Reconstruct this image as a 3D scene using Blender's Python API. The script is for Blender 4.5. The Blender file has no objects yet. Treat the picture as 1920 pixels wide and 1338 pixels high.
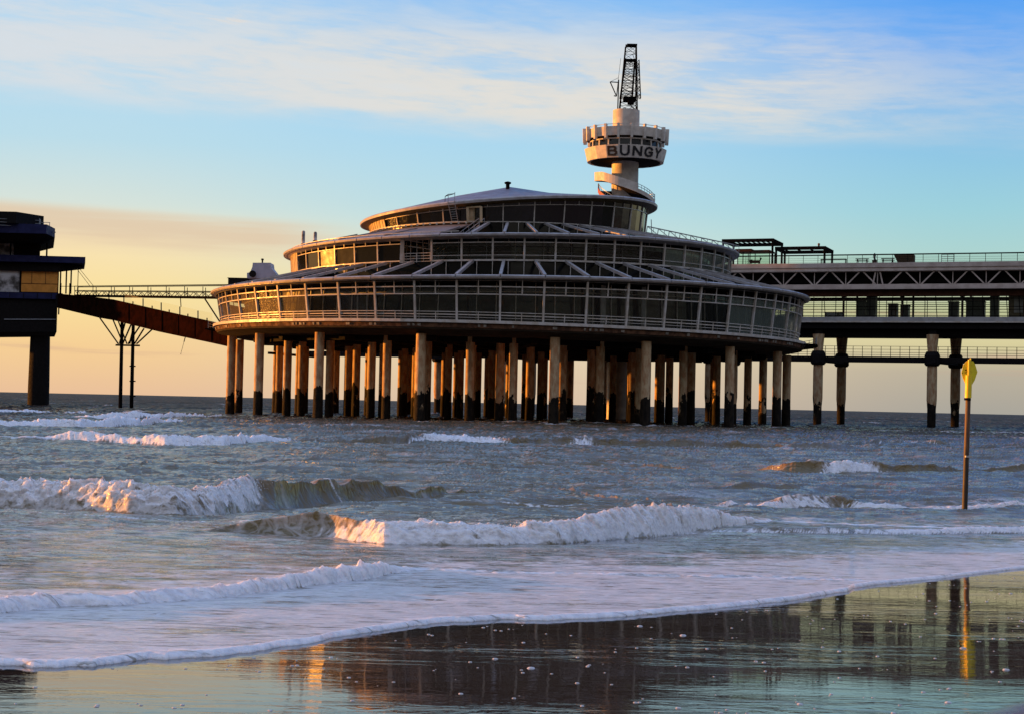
import bpy, math, random
import numpy as np
from mathutils import Vector, Matrix

random.seed(7)
S = bpy.context.scene
COL = S.collection
PI = math.pi
R_ = math.radians

# ------------------------------------------------------------------ camera
H = 2.6                 # eye above the sea
FPX = 3000.0            # focal length in pixels of the 1920 wide photo
PITCH = math.atan(86.5 / FPX)
ROLL = R_(1.28)
fw = Vector((0, math.cos(PITCH), math.sin(PITCH)))
u0 = Vector((0, -math.sin(PITCH), math.cos(PITCH)))
r0 = Vector((1, 0, 0))
rt = r0 * math.cos(ROLL) + u0 * math.sin(ROLL)
up = u0 * math.cos(ROLL) - r0 * math.sin(ROLL)
cam = bpy.data.cameras.new('camera')
camo = bpy.data.objects.new('camera', cam)
COL.objects.link(camo)
cam.sensor_width = 36
cam.lens = 36 * FPX / 1920
cam.clip_start = 0.1
cam.clip_end = 90000
M4 = Matrix((rt, up, -fw)).transposed().to_4x4()
M4.translation = Vector((0, 0, H))
camo.matrix_world = M4
S.camera = camo

def at(x, y, d):
    """world point seen at photo pixel (x, y) at distance d along +Y"""
    v = fw + rt * ((x - 960) / FPX) + up * ((669 - y) / FPX)
    return Vector((0, 0, H)) + v * (d / v.y)

SLOPE = 0.032
def base_z(y):
    return SLOPE * np.maximum(43 - np.maximum(y, 4), 0)
def ground(x, y):
    v = fw + rt * ((x - 960) / FPX) + up * ((669 - y) / FPX)
    d = H / -v.z
    for k in range(60):
        yy = v.y * d
        d = (H - float(base_z(yy))) / -v.z
    return v.x * d, v.y * d

# ------------------------------------------------------------------ nodes
class NT:
    def __init__(s, tree):
        s.t = tree; s.n = tree.nodes; s.l = tree.links
    def node(s, typ, **kw):
        n = s.n.new(typ)
        for k, v in kw.items(): setattr(n, k, v)
        return n
    def put(s, sock, v):
        if isinstance(v, bpy.types.NodeSocket): s.l.new(v, sock)
        elif v is not None: sock.default_value = v
    def math(s, op, a, b=None, c=None, clamp=False):
        n = s.node('ShaderNodeMath', operation=op, use_clamp=clamp)
        s.put(n.inputs[0], a); s.put(n.inputs[1], b); s.put(n.inputs[2], c)
        return n.outputs[0]
    def mapr(s, v, a, b, c=0.0, d=1.0, smooth=True):
        n = s.node('ShaderNodeMapRange', interpolation_type='SMOOTHSTEP' if smooth else 'LINEAR')
        s.put(n.inputs[0], v); s.put(n.inputs[1], a); s.put(n.inputs[2], b); s.put(n.inputs[3], c); s.put(n.inputs[4], d)
        return n.outputs[0]
    def mix(s, f, a, b, blend='MIX'):
        n = s.node('ShaderNodeMix', data_type='RGBA', blend_type=blend)
        s.put(n.inputs[0], f)
        for i, v in ((6, a), (7, b)):
            if isinstance(v, tuple) and len(v) == 3: v = v + (1,)
            s.put(n.inputs[i], v)
        return n.outputs[2]
    def noise(s, vec, scale, detail=3.0, rough=0.55, dist=0.0):
        n = s.node('ShaderNodeTexNoise')
        s.put(n.inputs['Vector'], vec); n.inputs['Scale'].default_value = scale
        n.inputs['Detail'].default_value = detail; n.inputs['Roughness'].default_value = rough
        n.inputs['Distortion'].default_value = dist
        return n.outputs[0]
    def mapping(s, vec, scale=(1, 1, 1), loc=(0, 0, 0), rot=(0, 0, 0)):
        n = s.node('ShaderNodeMapping')
        s.put(n.inputs[0], vec); n.inputs[1].default_value = loc; n.inputs[2].default_value = rot; n.inputs[3].default_value = scale
        return n.outputs[0]
    def ramp(s, f, stops):
        n = s.node('ShaderNodeValToRGB')
        s.put(n.inputs[0], f)
        e = n.color_ramp.elements
        while len(e) < len(stops): e.new(0.5)
        for k, (p, c) in enumerate(stops):
            e[k].position = p; e[k].color = tuple(c) + (1,)
        return n.outputs[0]

def lin(r, g, b):
    f = lambda c: (c / 255 / 12.92) if c / 255 < 0.04045 else ((c / 255 + 0.055) / 1.055) ** 2.4
    return (f(r), f(g), f(b))

MATS = {}
def mat(name, color, rough=0.6, metallic=0.0, var=0.0, vscale=3.0, bump=0.0, bscale=20.0, ior=1.45, dirt=None, emis=None):
    m = bpy.data.materials.new(name); m.use_nodes = True
    t = NT(m.node_tree); b = m.node_tree.nodes['Principled BSDF']
    b.inputs['Base Color'].default_value = tuple(color) + (1,)
    b.inputs['Roughness'].default_value = rough; b.inputs['Metallic'].default_value = metallic
    b.inputs['IOR'].default_value = ior
    tc = t.node('ShaderNodeTexCoord').outputs['Object']
    if var > 0:
        n = t.noise(tc, vscale, 5.0, 0.6)
        dk = dirt or tuple(c * 0.45 for c in color)
        f = t.mapr(n, 0.62, 0.38, 0.0, 1.0)
        c = t.mix(t.math('MULTIPLY', f, var), tuple(color), tuple(dk))
        t.put(b.inputs['Base Color'], c)
        t.put(b.inputs['Roughness'], t.mapr(n, 0.3, 0.7, min(1, rough + .12), max(.03, rough - .08)))
    if bump > 0:
        bn = t.node('ShaderNodeBump'); bn.inputs['Strength'].default_value = 0.6; bn.inputs['Distance'].default_value = bump
        t.put(bn.inputs['Height'], t.noise(tc, bscale, 4.0)); t.put(b.inputs['Normal'], bn.outputs[0])
    MATS[name] = m
    return m

white = mat('white_paint', (.50, .48, .45), .42, var=.7, vscale=1.2, dirt=(.36, .30, .22))
eavem = mat('eave_metal', (.38, .37, .37), .42, var=.6, vscale=.9, dirt=(.22, .19, .17))
roofm = mat('roof_sheet', (.15, .16, .21), .5, var=.4, vscale=.7)
roofl = mat('roof_membrane', (.20, .19, .20), .6, var=.6, vscale=.5, dirt=(.11, .09, .08))
frame = mat('window_frame', (.54, .51, .45), .4, var=.4, vscale=2, dirt=(.2, .17, .14))
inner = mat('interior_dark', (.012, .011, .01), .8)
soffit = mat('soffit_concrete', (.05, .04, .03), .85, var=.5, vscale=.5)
fascb = mat('rusty_fascia', (.16, .085, .05), .75, var=.8, vscale=1.6, dirt=(.04, .025, .02))
conc = mat('pale_concrete', (.46, .41, .34), .8, var=.35, vscale=.8, bump=.01, bscale=6)
steel = mat('dark_steel', (.010, .009, .009), .5, var=.4, vscale=3)
rail = mat('galvanised_rail', (.30, .32, .34), .4, metallic=.3, var=.3)
rust = mat('rusty_steel', (.016, .005, .003), .75, var=.75, vscale=.9, dirt=(.006, .003, .002), bump=.02, bscale=5)
bluec = mat('dark_blue_band', (.022, .026, .085), .6, var=.5, vscale=.8)
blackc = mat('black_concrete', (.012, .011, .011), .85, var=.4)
whitep = mat('peeling_white_panel', (.55, .56, .58), .7, var=1.0, vscale=.35, dirt=(.06, .055, .05))
oranges = mat('orange_shutter', (.72, .30, .04), .55, var=.3, vscale=1.0)
pinkc = mat('pier_fascia', (.50, .43, .38), .6, var=.4, vscale=.7, dirt=(.26, .19, .15))
greyc = mat('grey_deck_edge', (.34, .34, .34), .7, var=.4, vscale=.9)
brownc = mat('brown_beam', (.075, .03, .018), .7, var=.5, vscale=1.2)
greenk = mat('dark_green_kiosk', (.012, .03, .018), .5, var=.3)
wood = mat('weathered_wood', (.16, .08, .04), .75, var=.6, vscale=4)
towerm = mat('tower_paint', (.62, .575, .49), .55, var=.4, vscale=.8, dirt=(.28, .24, .2))
letterm = mat('black_lettering', (.012, .012, .013), .5)
domem = mat('ventilator_paint', (.35, .38, .48), .5, var=.25, vscale=1.0)
yellow = mat('yellow_paint', (.78, .66, .015), .45, var=.3, vscale=6, dirt=(.42, .3, .01))
yelsl = mat('yellow_sleeve', (.85, .62, .02), .4, var=.15, vscale=6)
redm = mat('red_stair_panel', (.28, .05, .04), .6)
cloth = mat('dark_cloth', (.03, .025, .03), .8)
skinm = mat('skin', (.45, .25, .18), .6)
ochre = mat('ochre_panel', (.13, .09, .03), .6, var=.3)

for m_ in (rust, steel, blackc, brownc, soffit, wood, fascb, bluec): m_.node_tree.nodes['Principled BSDF'].inputs['Specular IOR Level'].default_value = 0.0 if m_ in (rust, steel) else .10

def glass_dark(name, tint, rough, bumpd):
    m = bpy.data.materials.new(name); m.use_nodes = True
    t = NT(m.node_tree); b = m.node_tree.nodes['Principled BSDF']
    b.inputs['Base Color'].default_value = tuple(tint) + (1,)
    b.inputs['Roughness'].default_value = rough; b.inputs['IOR'].default_value = 1.45
    tc = t.node('ShaderNodeTexCoord').outputs['Object']
    bn = t.node('ShaderNodeBump'); bn.inputs['Strength'].default_value = 1; bn.inputs['Distance'].default_value = bumpd
    t.put(bn.inputs['Height'], t.noise(tc, .35, 2.0)); t.put(b.inputs['Normal'], bn.outputs[0])
    return m
dglass = glass_dark('dark_window_glass', (.006, .007, .008), .11, .03)

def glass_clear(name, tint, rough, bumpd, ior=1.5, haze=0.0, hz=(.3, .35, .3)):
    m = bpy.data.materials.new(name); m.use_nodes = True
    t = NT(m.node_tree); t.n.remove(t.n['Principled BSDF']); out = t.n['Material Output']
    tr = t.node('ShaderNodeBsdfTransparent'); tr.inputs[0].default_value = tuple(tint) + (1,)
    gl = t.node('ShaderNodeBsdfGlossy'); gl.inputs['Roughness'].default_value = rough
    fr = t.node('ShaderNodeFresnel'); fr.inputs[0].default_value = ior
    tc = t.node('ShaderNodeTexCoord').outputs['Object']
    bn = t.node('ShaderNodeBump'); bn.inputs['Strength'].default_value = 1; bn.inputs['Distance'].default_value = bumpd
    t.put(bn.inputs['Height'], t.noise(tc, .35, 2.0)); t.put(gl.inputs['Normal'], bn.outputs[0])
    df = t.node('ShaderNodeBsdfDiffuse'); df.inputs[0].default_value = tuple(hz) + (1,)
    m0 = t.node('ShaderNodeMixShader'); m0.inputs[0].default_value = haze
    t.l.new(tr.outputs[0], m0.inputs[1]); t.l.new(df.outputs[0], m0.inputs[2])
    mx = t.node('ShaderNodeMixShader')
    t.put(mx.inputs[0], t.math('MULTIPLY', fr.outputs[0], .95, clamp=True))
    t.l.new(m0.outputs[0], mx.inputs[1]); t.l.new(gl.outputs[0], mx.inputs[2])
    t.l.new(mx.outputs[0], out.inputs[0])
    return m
oglass = glass_clear('salt_stained_glass', (.84, .88, .82), .13, .05, ior=1.5, haze=.004, hz=(.25, .32, .22))
rglass = glass_clear('green_reflection_tint_glass', (.55, .62, .56), .16, .05, ior=1.62, haze=.42, hz=(.15, .19, .155))  # greenish haze in the pane colour stands in for sky reflections
lglass = glass_clear('amber_reflection_tint_glass', (.75, .74, .6), .17, .06, ior=1.62, haze=.20, hz=(.34, .26, .12))  # amber haze in the pane colour stands in for orange reflections
pglass = glass_clear('clear_pane', (.93, .95, .89), .03, .0, haze=.04)

def pile_mat():
    """pile paint above, mussels and weed below a ragged line"""
    m = bpy.data.materials.new('weathered_pile'); m.use_nodes = True
    t = NT(m.node_tree); b = m.node_tree.nodes['Principled BSDF']
    g = t.node('ShaderNodeNewGeometry').outputs['Position']
    sp = t.node('ShaderNodeSeparateXYZ'); t.put(sp.inputs[0], g)
    n = t.noise(t.mapping(g, (1, 1, .7)), .45, 4.0, .6)
    n2 = t.noise(t.mapping(g, (1, 1, .4)), 2.2, 4.0, .6)
    line = t.math('ADD', sp.outputs[2], t.math('ADD', t.math('MULTIPLY', t.math('SUBTRACT', n, .5), 10.0), t.math('MULTIPLY', t.math('SUBTRACT', n2, .5), 1.2)))
    f = t.mapr(line, 3.75, 3.55)
    c1 = t.mix(t.mapr(n2, .35, .65), (.36, .20, .10), (.52, .40, .24))
    st = t.noise(t.mapping(g, (3, 3, .12)), 1.5, 3.0)
    c1 = t.mix(t.math('MULTIPLY', t.mapr(st, .55, .75), .45), c1, (.2, .13, .07))
    c2 = t.mix(t.mapr(n2, .4, .62), (.007, .006, .005), (.02, .015, .010))
    wet = t.mapr(n, .60, .64)
    c2 = t.mix(t.math('MULTIPLY', wet, t.mapr(sp.outputs[2], 1.2, 2.4)), c2, (.16, .11, .06))
    t.put(b.inputs['Base Color'], t.mix(f, c1, c2))
    t.put(b.inputs['Roughness'], t.mapr(f, 0, 1, .65, .8))
    b.inputs['Specular IOR Level'].default_value = .12
    bn = t.node('ShaderNodeBump'); bn.inputs['Strength'].default_value = .8; bn.inputs['Distance'].default_value = .12
    t.put(bn.inputs['Height'], t.math('MULTIPLY', f, t.noise(g, 5, 5))); t.put(b.inputs['Normal'], bn.outputs[0])
    return m
pile = pile_mat()

def pole_mat():
    m = bpy.data.materials.new('marker_pole_wood'); m.use_nodes = True
    t = NT(m.node_tree); b = m.node_tree.nodes['Principled BSDF']
    g = t.node('ShaderNodeNewGeometry').outputs['Position']
    sp = t.node('ShaderNodeSeparateXYZ'); t.put(sp.inputs[0], g)
    n = t.noise(t.mapping(g, (14, 14, 1.2)), 2, 4)
    z = t.math('ADD', sp.outputs[2], t.math('MULTIPLY', t.math('SUBTRACT', n, .5), 1.2))
    c = t.mix(t.mapr(n, .35, .65), (.07, .035, .016), (.13, .07, .034))
    t.put(b.inputs['Base Color'], t.mix(t.mapr(z, 1.9, 1.3), c, (.03, .022, .014)))
    bn = t.node('ShaderNodeBump'); bn.inputs['Distance'].default_value = .01
    t.put(bn.inputs['Height'], n); t.put(b.inputs['Normal'], bn.outputs[0])
    b.inputs['Roughness'].default_value = .6
    return m
polem = pole_mat()

# ------------------------------------------------------------------ mesh helpers
class MB:
    def __init__(s): s.v = []; s.f = []
    def add(s, vs, fs):
        k = len(s.v); s.v += [tuple(p) for p in vs]; s.f += [tuple(i + k for i in f) for f in fs]; return s
    def box(s, x0, x1, y0, y1, z0, z1):
        return s.add([(x, y, z) for z in (z0, z1) for y in (y0, y1) for x in (x0, x1)],
                     [(0, 2, 3, 1), (4, 5, 7, 6), (0, 1, 5, 4), (2, 6, 7, 3), (0, 4, 6, 2), (1, 3, 7, 5)])
    def bar(s, p, q, w, h=None, upv=(0, 0, 1)):
        """rectangular bar from p to q, w wide, h high"""
        h = w if h is None else h
        p = Vector(p); q = Vector(q); d = (q - p).normalized(); upv = Vector(upv)
        if abs(d.dot(upv)) > .98: upv = Vector((0, 1, 0))
        a = d.cross(upv).normalized() * (w / 2); b = a.cross(d).normalized() * (h / 2)
        vs = [e + i * a + j * b for e in (p, q) for (i, j) in ((-1, -1), (1, -1), (1, 1), (-1, 1))]
        return s.add(vs, [(3, 2, 1, 0), (4, 5, 6, 7), (0, 1, 5, 4), (1, 2, 6, 5), (2, 3, 7, 6), (3, 0, 4, 7)])
    def tube(s, p, q, r0, r1=None, n=8, cap=True):
        r1 = r0 if r1 is None else r1
        p = Vector(p); q = Vector(q); d = (q - p).normalized()
        a = d.orthogonal().normalized(); b = d.cross(a)
        vs = []
        for e, r in ((p, r0), (q, r1)):
            for k in range(n):
                t = 2 * PI * k / n; vs.append(e + a * (r * math.cos(t)) + b * (r * math.sin(t)))
        fs = [(k, (k + 1) % n, n + (k + 1) % n, n + k) for k in range(n)]
        if cap: fs += [tuple(range(n))[::-1], tuple(range(n, 2 * n))]
        return s.add(vs, fs)
    def lathe(s, cx, cy, prof, n=32, a0=0.0, wob=0.0, closed=False):
        vs = []; fs = []
        for (r, z) in prof:
            for k in range(n):
                t = a0 + 2 * PI * k / n
                vs.append((cx + r * math.sin(t), cy - r * math.cos(t), z))
        m = len(prof)
        for j in range(m if closed else m - 1):
            j2 = (j + 1) % m
            for k in range(n):
                k2 = (k + 1) % n
                fs.append((j * n + k, j * n + k2, j2 * n + k2, j2 * n + k))
        if not closed:
            if prof[0][0] > 1e-4: fs.append(tuple(range(n))[::-1])
            if prof[-1][0] > 1e-4: fs.append(tuple(range((m - 1) * n, m * n)))
        return s.add(vs, fs)
    def prism(s, pts, z0, z1):
        """vertical prism; pts counter-clockwise (x, y); z0/z1 may be functions"""
        f0 = z0 if callable(z0) else (lambda x, y: z0); f1 = z1 if callable(z1) else (lambda x, y: z1)
        n = len(pts)
        vs = [(x, y, f0(x, y)) for x, y in pts] + [(x, y, f1(x, y)) for x, y in pts]
        return s.add(vs, [tuple(range(n))[::-1], tuple(range(n, 2 * n))] + [(k, (k + 1) % n, n + (k + 1) % n, n + k) for k in range(n)])
    def build(s, name, m, parent=None, smooth=False, base=None):
        me = bpy.data.meshes.new(name)
        o0 = Vector((0, 0, 0))
        if parent is not None:
            r = parent
            while r.parent: r = r.parent
            o0 = r.location.copy()
        elif base is not None: o0 = Vector(base)
        me.from_pydata([(v[0] - o0.x, v[1] - o0.y, v[2] - o0.z) for v in s.v], [], s.f)
        me.materials.append(m)
        if smooth:
            me.polygons.foreach_set('use_smooth', [True] * len(me.polygons))
        me.update()
        o = bpy.data.objects.new(name, me); COL.objects.link(o)
        if parent is not None: o.parent = parent
        else: o.location = o0
        if smooth:
            try: me.set_sharp_from_angle(angle=R_(40))
            except Exception: pass
        return o

def tag(o, label=None, cat=None, group=None, kind=None):
    if label: o['label'] = label
    if cat: o['category'] = cat
    if group: o['group'] = group
    if kind: o['kind'] = kind
    return o
def thing(name, loc, label, cat, group=None):
    o = bpy.data.objects.new(name, None); COL.objects.link(o); o.location = loc
    o.empty_display_size = .5
    return tag(o, label, cat, group)

# ------------------------------------------------------------------ round pavilion
cream0 = mat('bleached_patch', (.34, .31, .26), .7, var=.8, vscale=2)
CX, CY = -0.4, 230.0
def P(phi, r, z, tilt=0.0, cx=CX):
    a = R_(phi); x = cx + r * math.sin(a); y = CY - r * math.cos(a)
    return Vector((x, y, z + tilt * x))
def ringsec(mb, prof, a0, a1, n, tilt=0.0, cx=CX, closed=True):
    """sweep a (r, z) or (r, z, tilt) profile from angle a0 to a1"""
    m = len(prof); vs = []; fs = []
    full = abs(a1 - a0) >= 359.9
    cnt = n if full else n + 1
    for k in range(cnt):
        ph = a0 + (a1 - a0) * k / n
        for p in prof: vs.append(P(ph, p[0], p[1], p[2] if len(p) > 2 else tilt, cx))
    for k in range(n):
        k2 = (k + 1) % cnt
        for j in range(m if closed else m - 1):
            j2 = (j + 1) % m
            fs.append((k * m + j, k2 * m + j, k2 * m + j2, k * m + j2))
    if closed and not full:
        fs += [tuple(range(m))[::-1], tuple((cnt - 1) * m + j for j in range(m))]
    return mb.add(vs, fs)

pav = thing('round_pavilion', (CX, CY, 0), 'big round three tiered glass restaurant pavilion standing on concrete piles in the surf', 'pavilion')
TD, TL, TS, TE, TT, TR = -.009, .012, .017, .022, .012, .082   # tilt of deck, lower eave, middle sill, middle eave, top sill, top eave
BAY = 7.2
# deck
mb = MB(); ringsec(mb, [(42.0, 11.85), (42.0, 12.2), (28, 12.2), (28, 11.85)], 0, 360, 100, TD); deck = mb.build('deck_edge', white, pav)
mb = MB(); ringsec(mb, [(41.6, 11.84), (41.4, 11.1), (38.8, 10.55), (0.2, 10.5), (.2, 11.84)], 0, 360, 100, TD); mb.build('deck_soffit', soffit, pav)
mb = MB(); ringsec(mb, [(41.66, 11.78, TD), (41.58, 11.3, TD), (41.2, 11.2, TD), (41.2, 11.78, TD)], 0, 360, 100); mb.build('deck_fascia', fascb, pav)
nl = 0
for k in range(60):
    if -100 < ((k * 6 + 180) % 360) - 180 < 100 and random.random() < .75:
        ph = k * 6 + random.uniform(0, 3)
        for q in range(random.randint(1, 4)):
            nl += 1
            mb = MB(); ringsec(mb, [(41.74, 11.7), (41.68, 11.42), (41.4, 11.42), (41.4, 11.7)], ph + q * .9, ph + q * .9 + random.uniform(.3, .75), 1, TD); mb.build('fascia_patch', cream0, pav)
mb = MB()
for k in range(18):
    p = P(5 + 20 * k, 36.5, 10.3, TD); q = P(5 + 20 * k, 3, 10.3, TD)
    mb.bar(p, q, 1.0, .9)
for rr in (25, 34):
    ringsec(mb, [(rr - .5, 9.9), (rr + .5, 9.9), (rr + .5, 10.6), (rr - .5, 10.6)], 0, 360, 60, TD)
mb.build('deck_beams', blackc, pav)

# piles
CHURN = []
def norm0(a): return (a + 180) % 360 - 180
ringA = [-95, -75, -55, -36.5, -15.5, 8.0, 25, 45, 65, 85, 105, 125, 145, 165, 185, 205, 225, 245]
ringB = [-98, -60, -26.5, -8, 1, 19.5, 41, 62, 82, 103, 125, 145, 165, 186, 205, 226, 246]
ringC = [-82, -66, -47, -31, -12, 7, 28, 46, 66, 86, 106, 126, 146, 166, 186, 206, 226, 246, 262]
ringE = [-88, -72, -52, -36, -20, -2, 13, 34, 54, 74, 94, 150, 210, 265]
ringD = [-60, -33, -5, 30, 58, 90, 120, 150, 180, 212, 240, 270]
for r, L in ((39.5, ringA), (34, ringB), (30, ringE), (23, ringC), (15, ringD), (7, [40, 100, 160, 220, 280, 340])):
    for ph in L:
        p = P(ph, r, 0); mb = MB()
        if r > 33 and -70 < norm0(ph) < 80: CHURN.append((p.x, p.y))
        rr = .60 if r > 36 else (.54 if r > 20 else .48)
        mb.lathe(p.x, p.y, [(rr * 1.06, -3), (rr * 1.06, 1.0), (rr * 1.02, 3.0), (rr, 3.3), (rr, 10.6 + TD * p.x)], 20)
        mb.build('pile', pile, pav, smooth=True)
# cross walkway beams under the deck
mb = MB()
mb.bar(P(-100, 36, 9.2), P(-128, 38, 9.2), .5, .35)
mb.build('pile_brace', blackc, pav)

# lower storey: inner dark wall with mullions, floor slab above it
mb = MB(); ringsec(mb, [(37.6, 12.2, TD), (37.4, 17.2, TL), (37.2, 17.2, TL), (37.4, 12.2, TD)], 0, 360, 100); mb.build('wall', dglass, pav)
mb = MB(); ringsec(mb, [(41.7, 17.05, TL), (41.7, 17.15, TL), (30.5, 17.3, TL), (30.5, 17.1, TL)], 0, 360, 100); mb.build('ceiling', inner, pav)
mb = MB()
for k in range(100):
    ph = k * 3.6 + 1.1
    mb.bar(P(ph, 37.75, 12.2, TD), P(ph, 37.55, 17.05, TL), .1, .12, (math.sin(R_(ph)), -math.cos(R_(ph)), 0))
ringsec(mb, [(37.8, 15.9, TL), (37.8, 16.0, TL), (37.6, 16.0, TL), (37.6, 15.9, TL)], 0, 360, 100)
mb.build('inner_mullions', frame, pav)
# curtains / pale pillars seen behind the front glass
mb = MB()
for ph, w in ((17, .6), (21.5, .35), (25, .5), (-27, .15), (-29, .15), (14, .3), (38, .4)):
    mb.bar(P(ph, 38.6, 12.25, TD), P(ph, 38.6, 16.9, TL), w, .3)
mb.build('inner_pillars', greyc, pav)

def out(ph): return (math.sin(R_(ph)), -math.cos(R_(ph)), 0)
def hring(mb, r, z, tilt, w, h, a0, a1, n, cx=CX):
    ringsec(mb, [(r + w / 2, z - h / 2, tilt), (r + w / 2, z + h / 2, tilt), (r - w / 2, z + h / 2, tilt), (r - w / 2, z - h / 2, tilt)], a0, a1, n, cx=cx)
def lerp(a, b, t): return a + (b - a) * t
def lowpt(ph, f, dr=0.0):     # point on the leaning outer screen: f 0 deck .. 1 eave
    a = P(ph, 40.8 + dr, 12.2, TD); b = P(ph, 41.5 + dr, 17.3, TL)
    return a.lerp(b, f)
def lowring(mb, f, w, h, a0, a1, n=2, dr=0.0):
    for k in range(n):
        mb.bar(lowpt(lerp(a0, a1, k / n), f, dr), lowpt(lerp(a0, a1, (k + 1) / n), f, dr), w, h)

def lower_bay(a, mbf, mbp, full=True):
    b = a + BAY; m = (a + b) / 2
    mbf.bar(lowpt(a, 0), lowpt(a, 1), .25, .27, out(a))
    lowring(mbf, .80, .14, .13, a + .2, b - .2); lowring(mbf, .625, .14, .13, a + .2, b - .2)
    lowring(mbf, .20, .07, .08, a + .2, b - .2, dr=.15); lowring(mbf, .135, .10, .12, a + .2, b - .2)
    lowring(mbf, .07, .05, .05, a + .2, b - .2, dr=.15)
    mbf.bar(lowpt(m, .64), lowpt(m, .785), .15, .13, out(m))
    mbf.bar(lowpt(m, .81), lowpt(m, .98), .09, .1, out(m))
    mbf.bar(lowpt(m, .0), lowpt(m, .19), .11, .1, out(m))
    q = [lowpt(a + .3, .02, -.12), lowpt(m, .02, -.12), lowpt(b - .3, .02, -.12), lowpt(b - .3, .78, -.12), lowpt(m, .78, -.12), lowpt(a + .3, .78, -.12)]
    mbp.add(q, [(0, 1, 4, 5), (1, 2, 3, 4)])

def midpt(ph, f, dr=0.0):
    a = P(ph, 31.2 + dr, 20.35, TS); b = P(ph, 31.4 + dr, 23.3, TE)
    return a.lerp(b, f)
def midring(mb, f, w, h, a0, a1, n=2, dr=0.0):
    for k in range(n):
        mb.bar(midpt(lerp(a0, a1, k / n), f, dr), midpt(lerp(a0, a1, (k + 1) / n), f, dr), w, h)
def mid_bay(a, mbf, mbp, left):
    b = a + BAY; m = (a + b) / 2
    if left:
        mbf.bar(midpt(a, -.02), midpt(a, 1), .16, .16, out(a))
        midring(mbf, .78, .1, .1, a, b); midring(mbf, .03, .16, .16, a, b)
        mbf.bar(midpt(m, .8), midpt(m, .98), .09, .1, out(m))
        mbf.bar(P(m, 31.25, 19.3, TS), midpt(m, 0), .08, .08, out(m))
        mbf.bar(P(a, 31.25, 19.3, TS), midpt(a, 0), .08, .08, out(a))
    else:
        mbf.bar(midpt(a, 0), midpt(a, 1), .23, .25, out(a))
        midring(mbf, .76, .12, .12, a, b); midring(mbf, .21, .07, .07, a, b, dr=.1); midring(mbf, .0, .26, .22, a, b)
        mbf.bar(P(m, 31.25, 17.3, TS), P(m, 31.25, 20.2, TS), .09, .08, out(m))
        mbf.bar(P(a, 31.25, 17.3, TS), P(a, 31.25, 20.2, TS), .09, .08, out(a))
        mbf.bar(midpt(m, .77, -.8), midpt(m, 1, -.8), .07, .07, out(m))
    q = [midpt(a + .3, .03, -.1), midpt(b - .3, .03, -.1), midpt(b - .3, .75, -.1), midpt(a + .3, .75, -.1)]
    mbp.add(q, [(0, 1, 2, 3)])

def toppt(ph, f, dr=0.0):
    a = P(ph, 19.6 + dr, 26.45, TT, -.9); b = P(ph, 20.0 + dr, 29.25, TR, -.9)
    return a.lerp(b, f)
TB = 12.0
def topring(mb, f, w, h, a0, a1, n=2, dr=0.0):
    for k in range(n):
        mb.bar(toppt(lerp(a0, a1, k / n), f, dr), toppt(lerp(a0, a1, (k + 1) / n), f, dr), w, h)
def top_bay(a, mbf, mbp, left):
    b = a + TB; m = (a + b) / 2
    mbf.bar(toppt(a, -.02), toppt(a, 1), .15, .15, out(a))
    topring(mbf, .76, .09, .09, a, b); topring(mbf, .0, .12, .12, a, b)
    mbf.bar(toppt(m, .77), toppt(m, .98), .09, .1, out(m))
    if not left:
        for h in (a, m): mbf.bar(P(h, 19.7, 23.5, TT, -.9), P(h, 19.65, 26.4, TT, -.9), .08, .08, out(h))
    q = [toppt(a + .2, .03, -.08), toppt(m, .03, -.08), toppt(b - .2, .03, -.08), toppt(b - .2, .97, -.08), toppt(m, .97, -.08), toppt(a + .2, .97, -.08)]
    mbp.add(q, [(0, 1, 4, 5), (1, 2, 3, 4)])

def norm(a): return (a + 180) % 360 - 180
restf, restp = MB(), MB()
A0 = -1.6           # posts at 845, 925, 1009, 1090 px
for k in range(50):
    a = norm(A0 + k * BAY)
    if -97 < a < 92:
        f_, p_ = MB(), MB(); lower_bay(a, f_, p_)
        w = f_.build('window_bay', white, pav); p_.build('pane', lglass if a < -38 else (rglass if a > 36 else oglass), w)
    else: lower_bay(a, restf, restp)
A1 = -4.2
for k in range(50):
    a = norm(A1 + k * BAY)
    if -99 < a < 94:
        if abs(a + 25.8) < 3 or abs(a - (-25.8)) < 3: continue      # recessed balcony
        f_, p_ = MB(), MB(); left = a < -28; mid_bay(a, f_, p_, left)
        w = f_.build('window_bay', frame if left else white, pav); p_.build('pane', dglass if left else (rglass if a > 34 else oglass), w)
    else: mid_bay(a, restf, restp, True)
A2 = -2.0
for k in range(30):
    a = norm(A2 + k * TB)
    if -100 < a < 92:
        f_, p_ = MB(), MB(); left = a < -13; top_bay(a, f_, p_, left)
        w = f_.build('window_bay', frame, pav); p_.build('pane', dglass, w)
    else: top_bay(a, restf, restp, True)
tag(restf.build('window_bay', frame, pav), kind='stuff'); tag(restp.build('pane', dglass, pav), kind='stuff')

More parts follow.
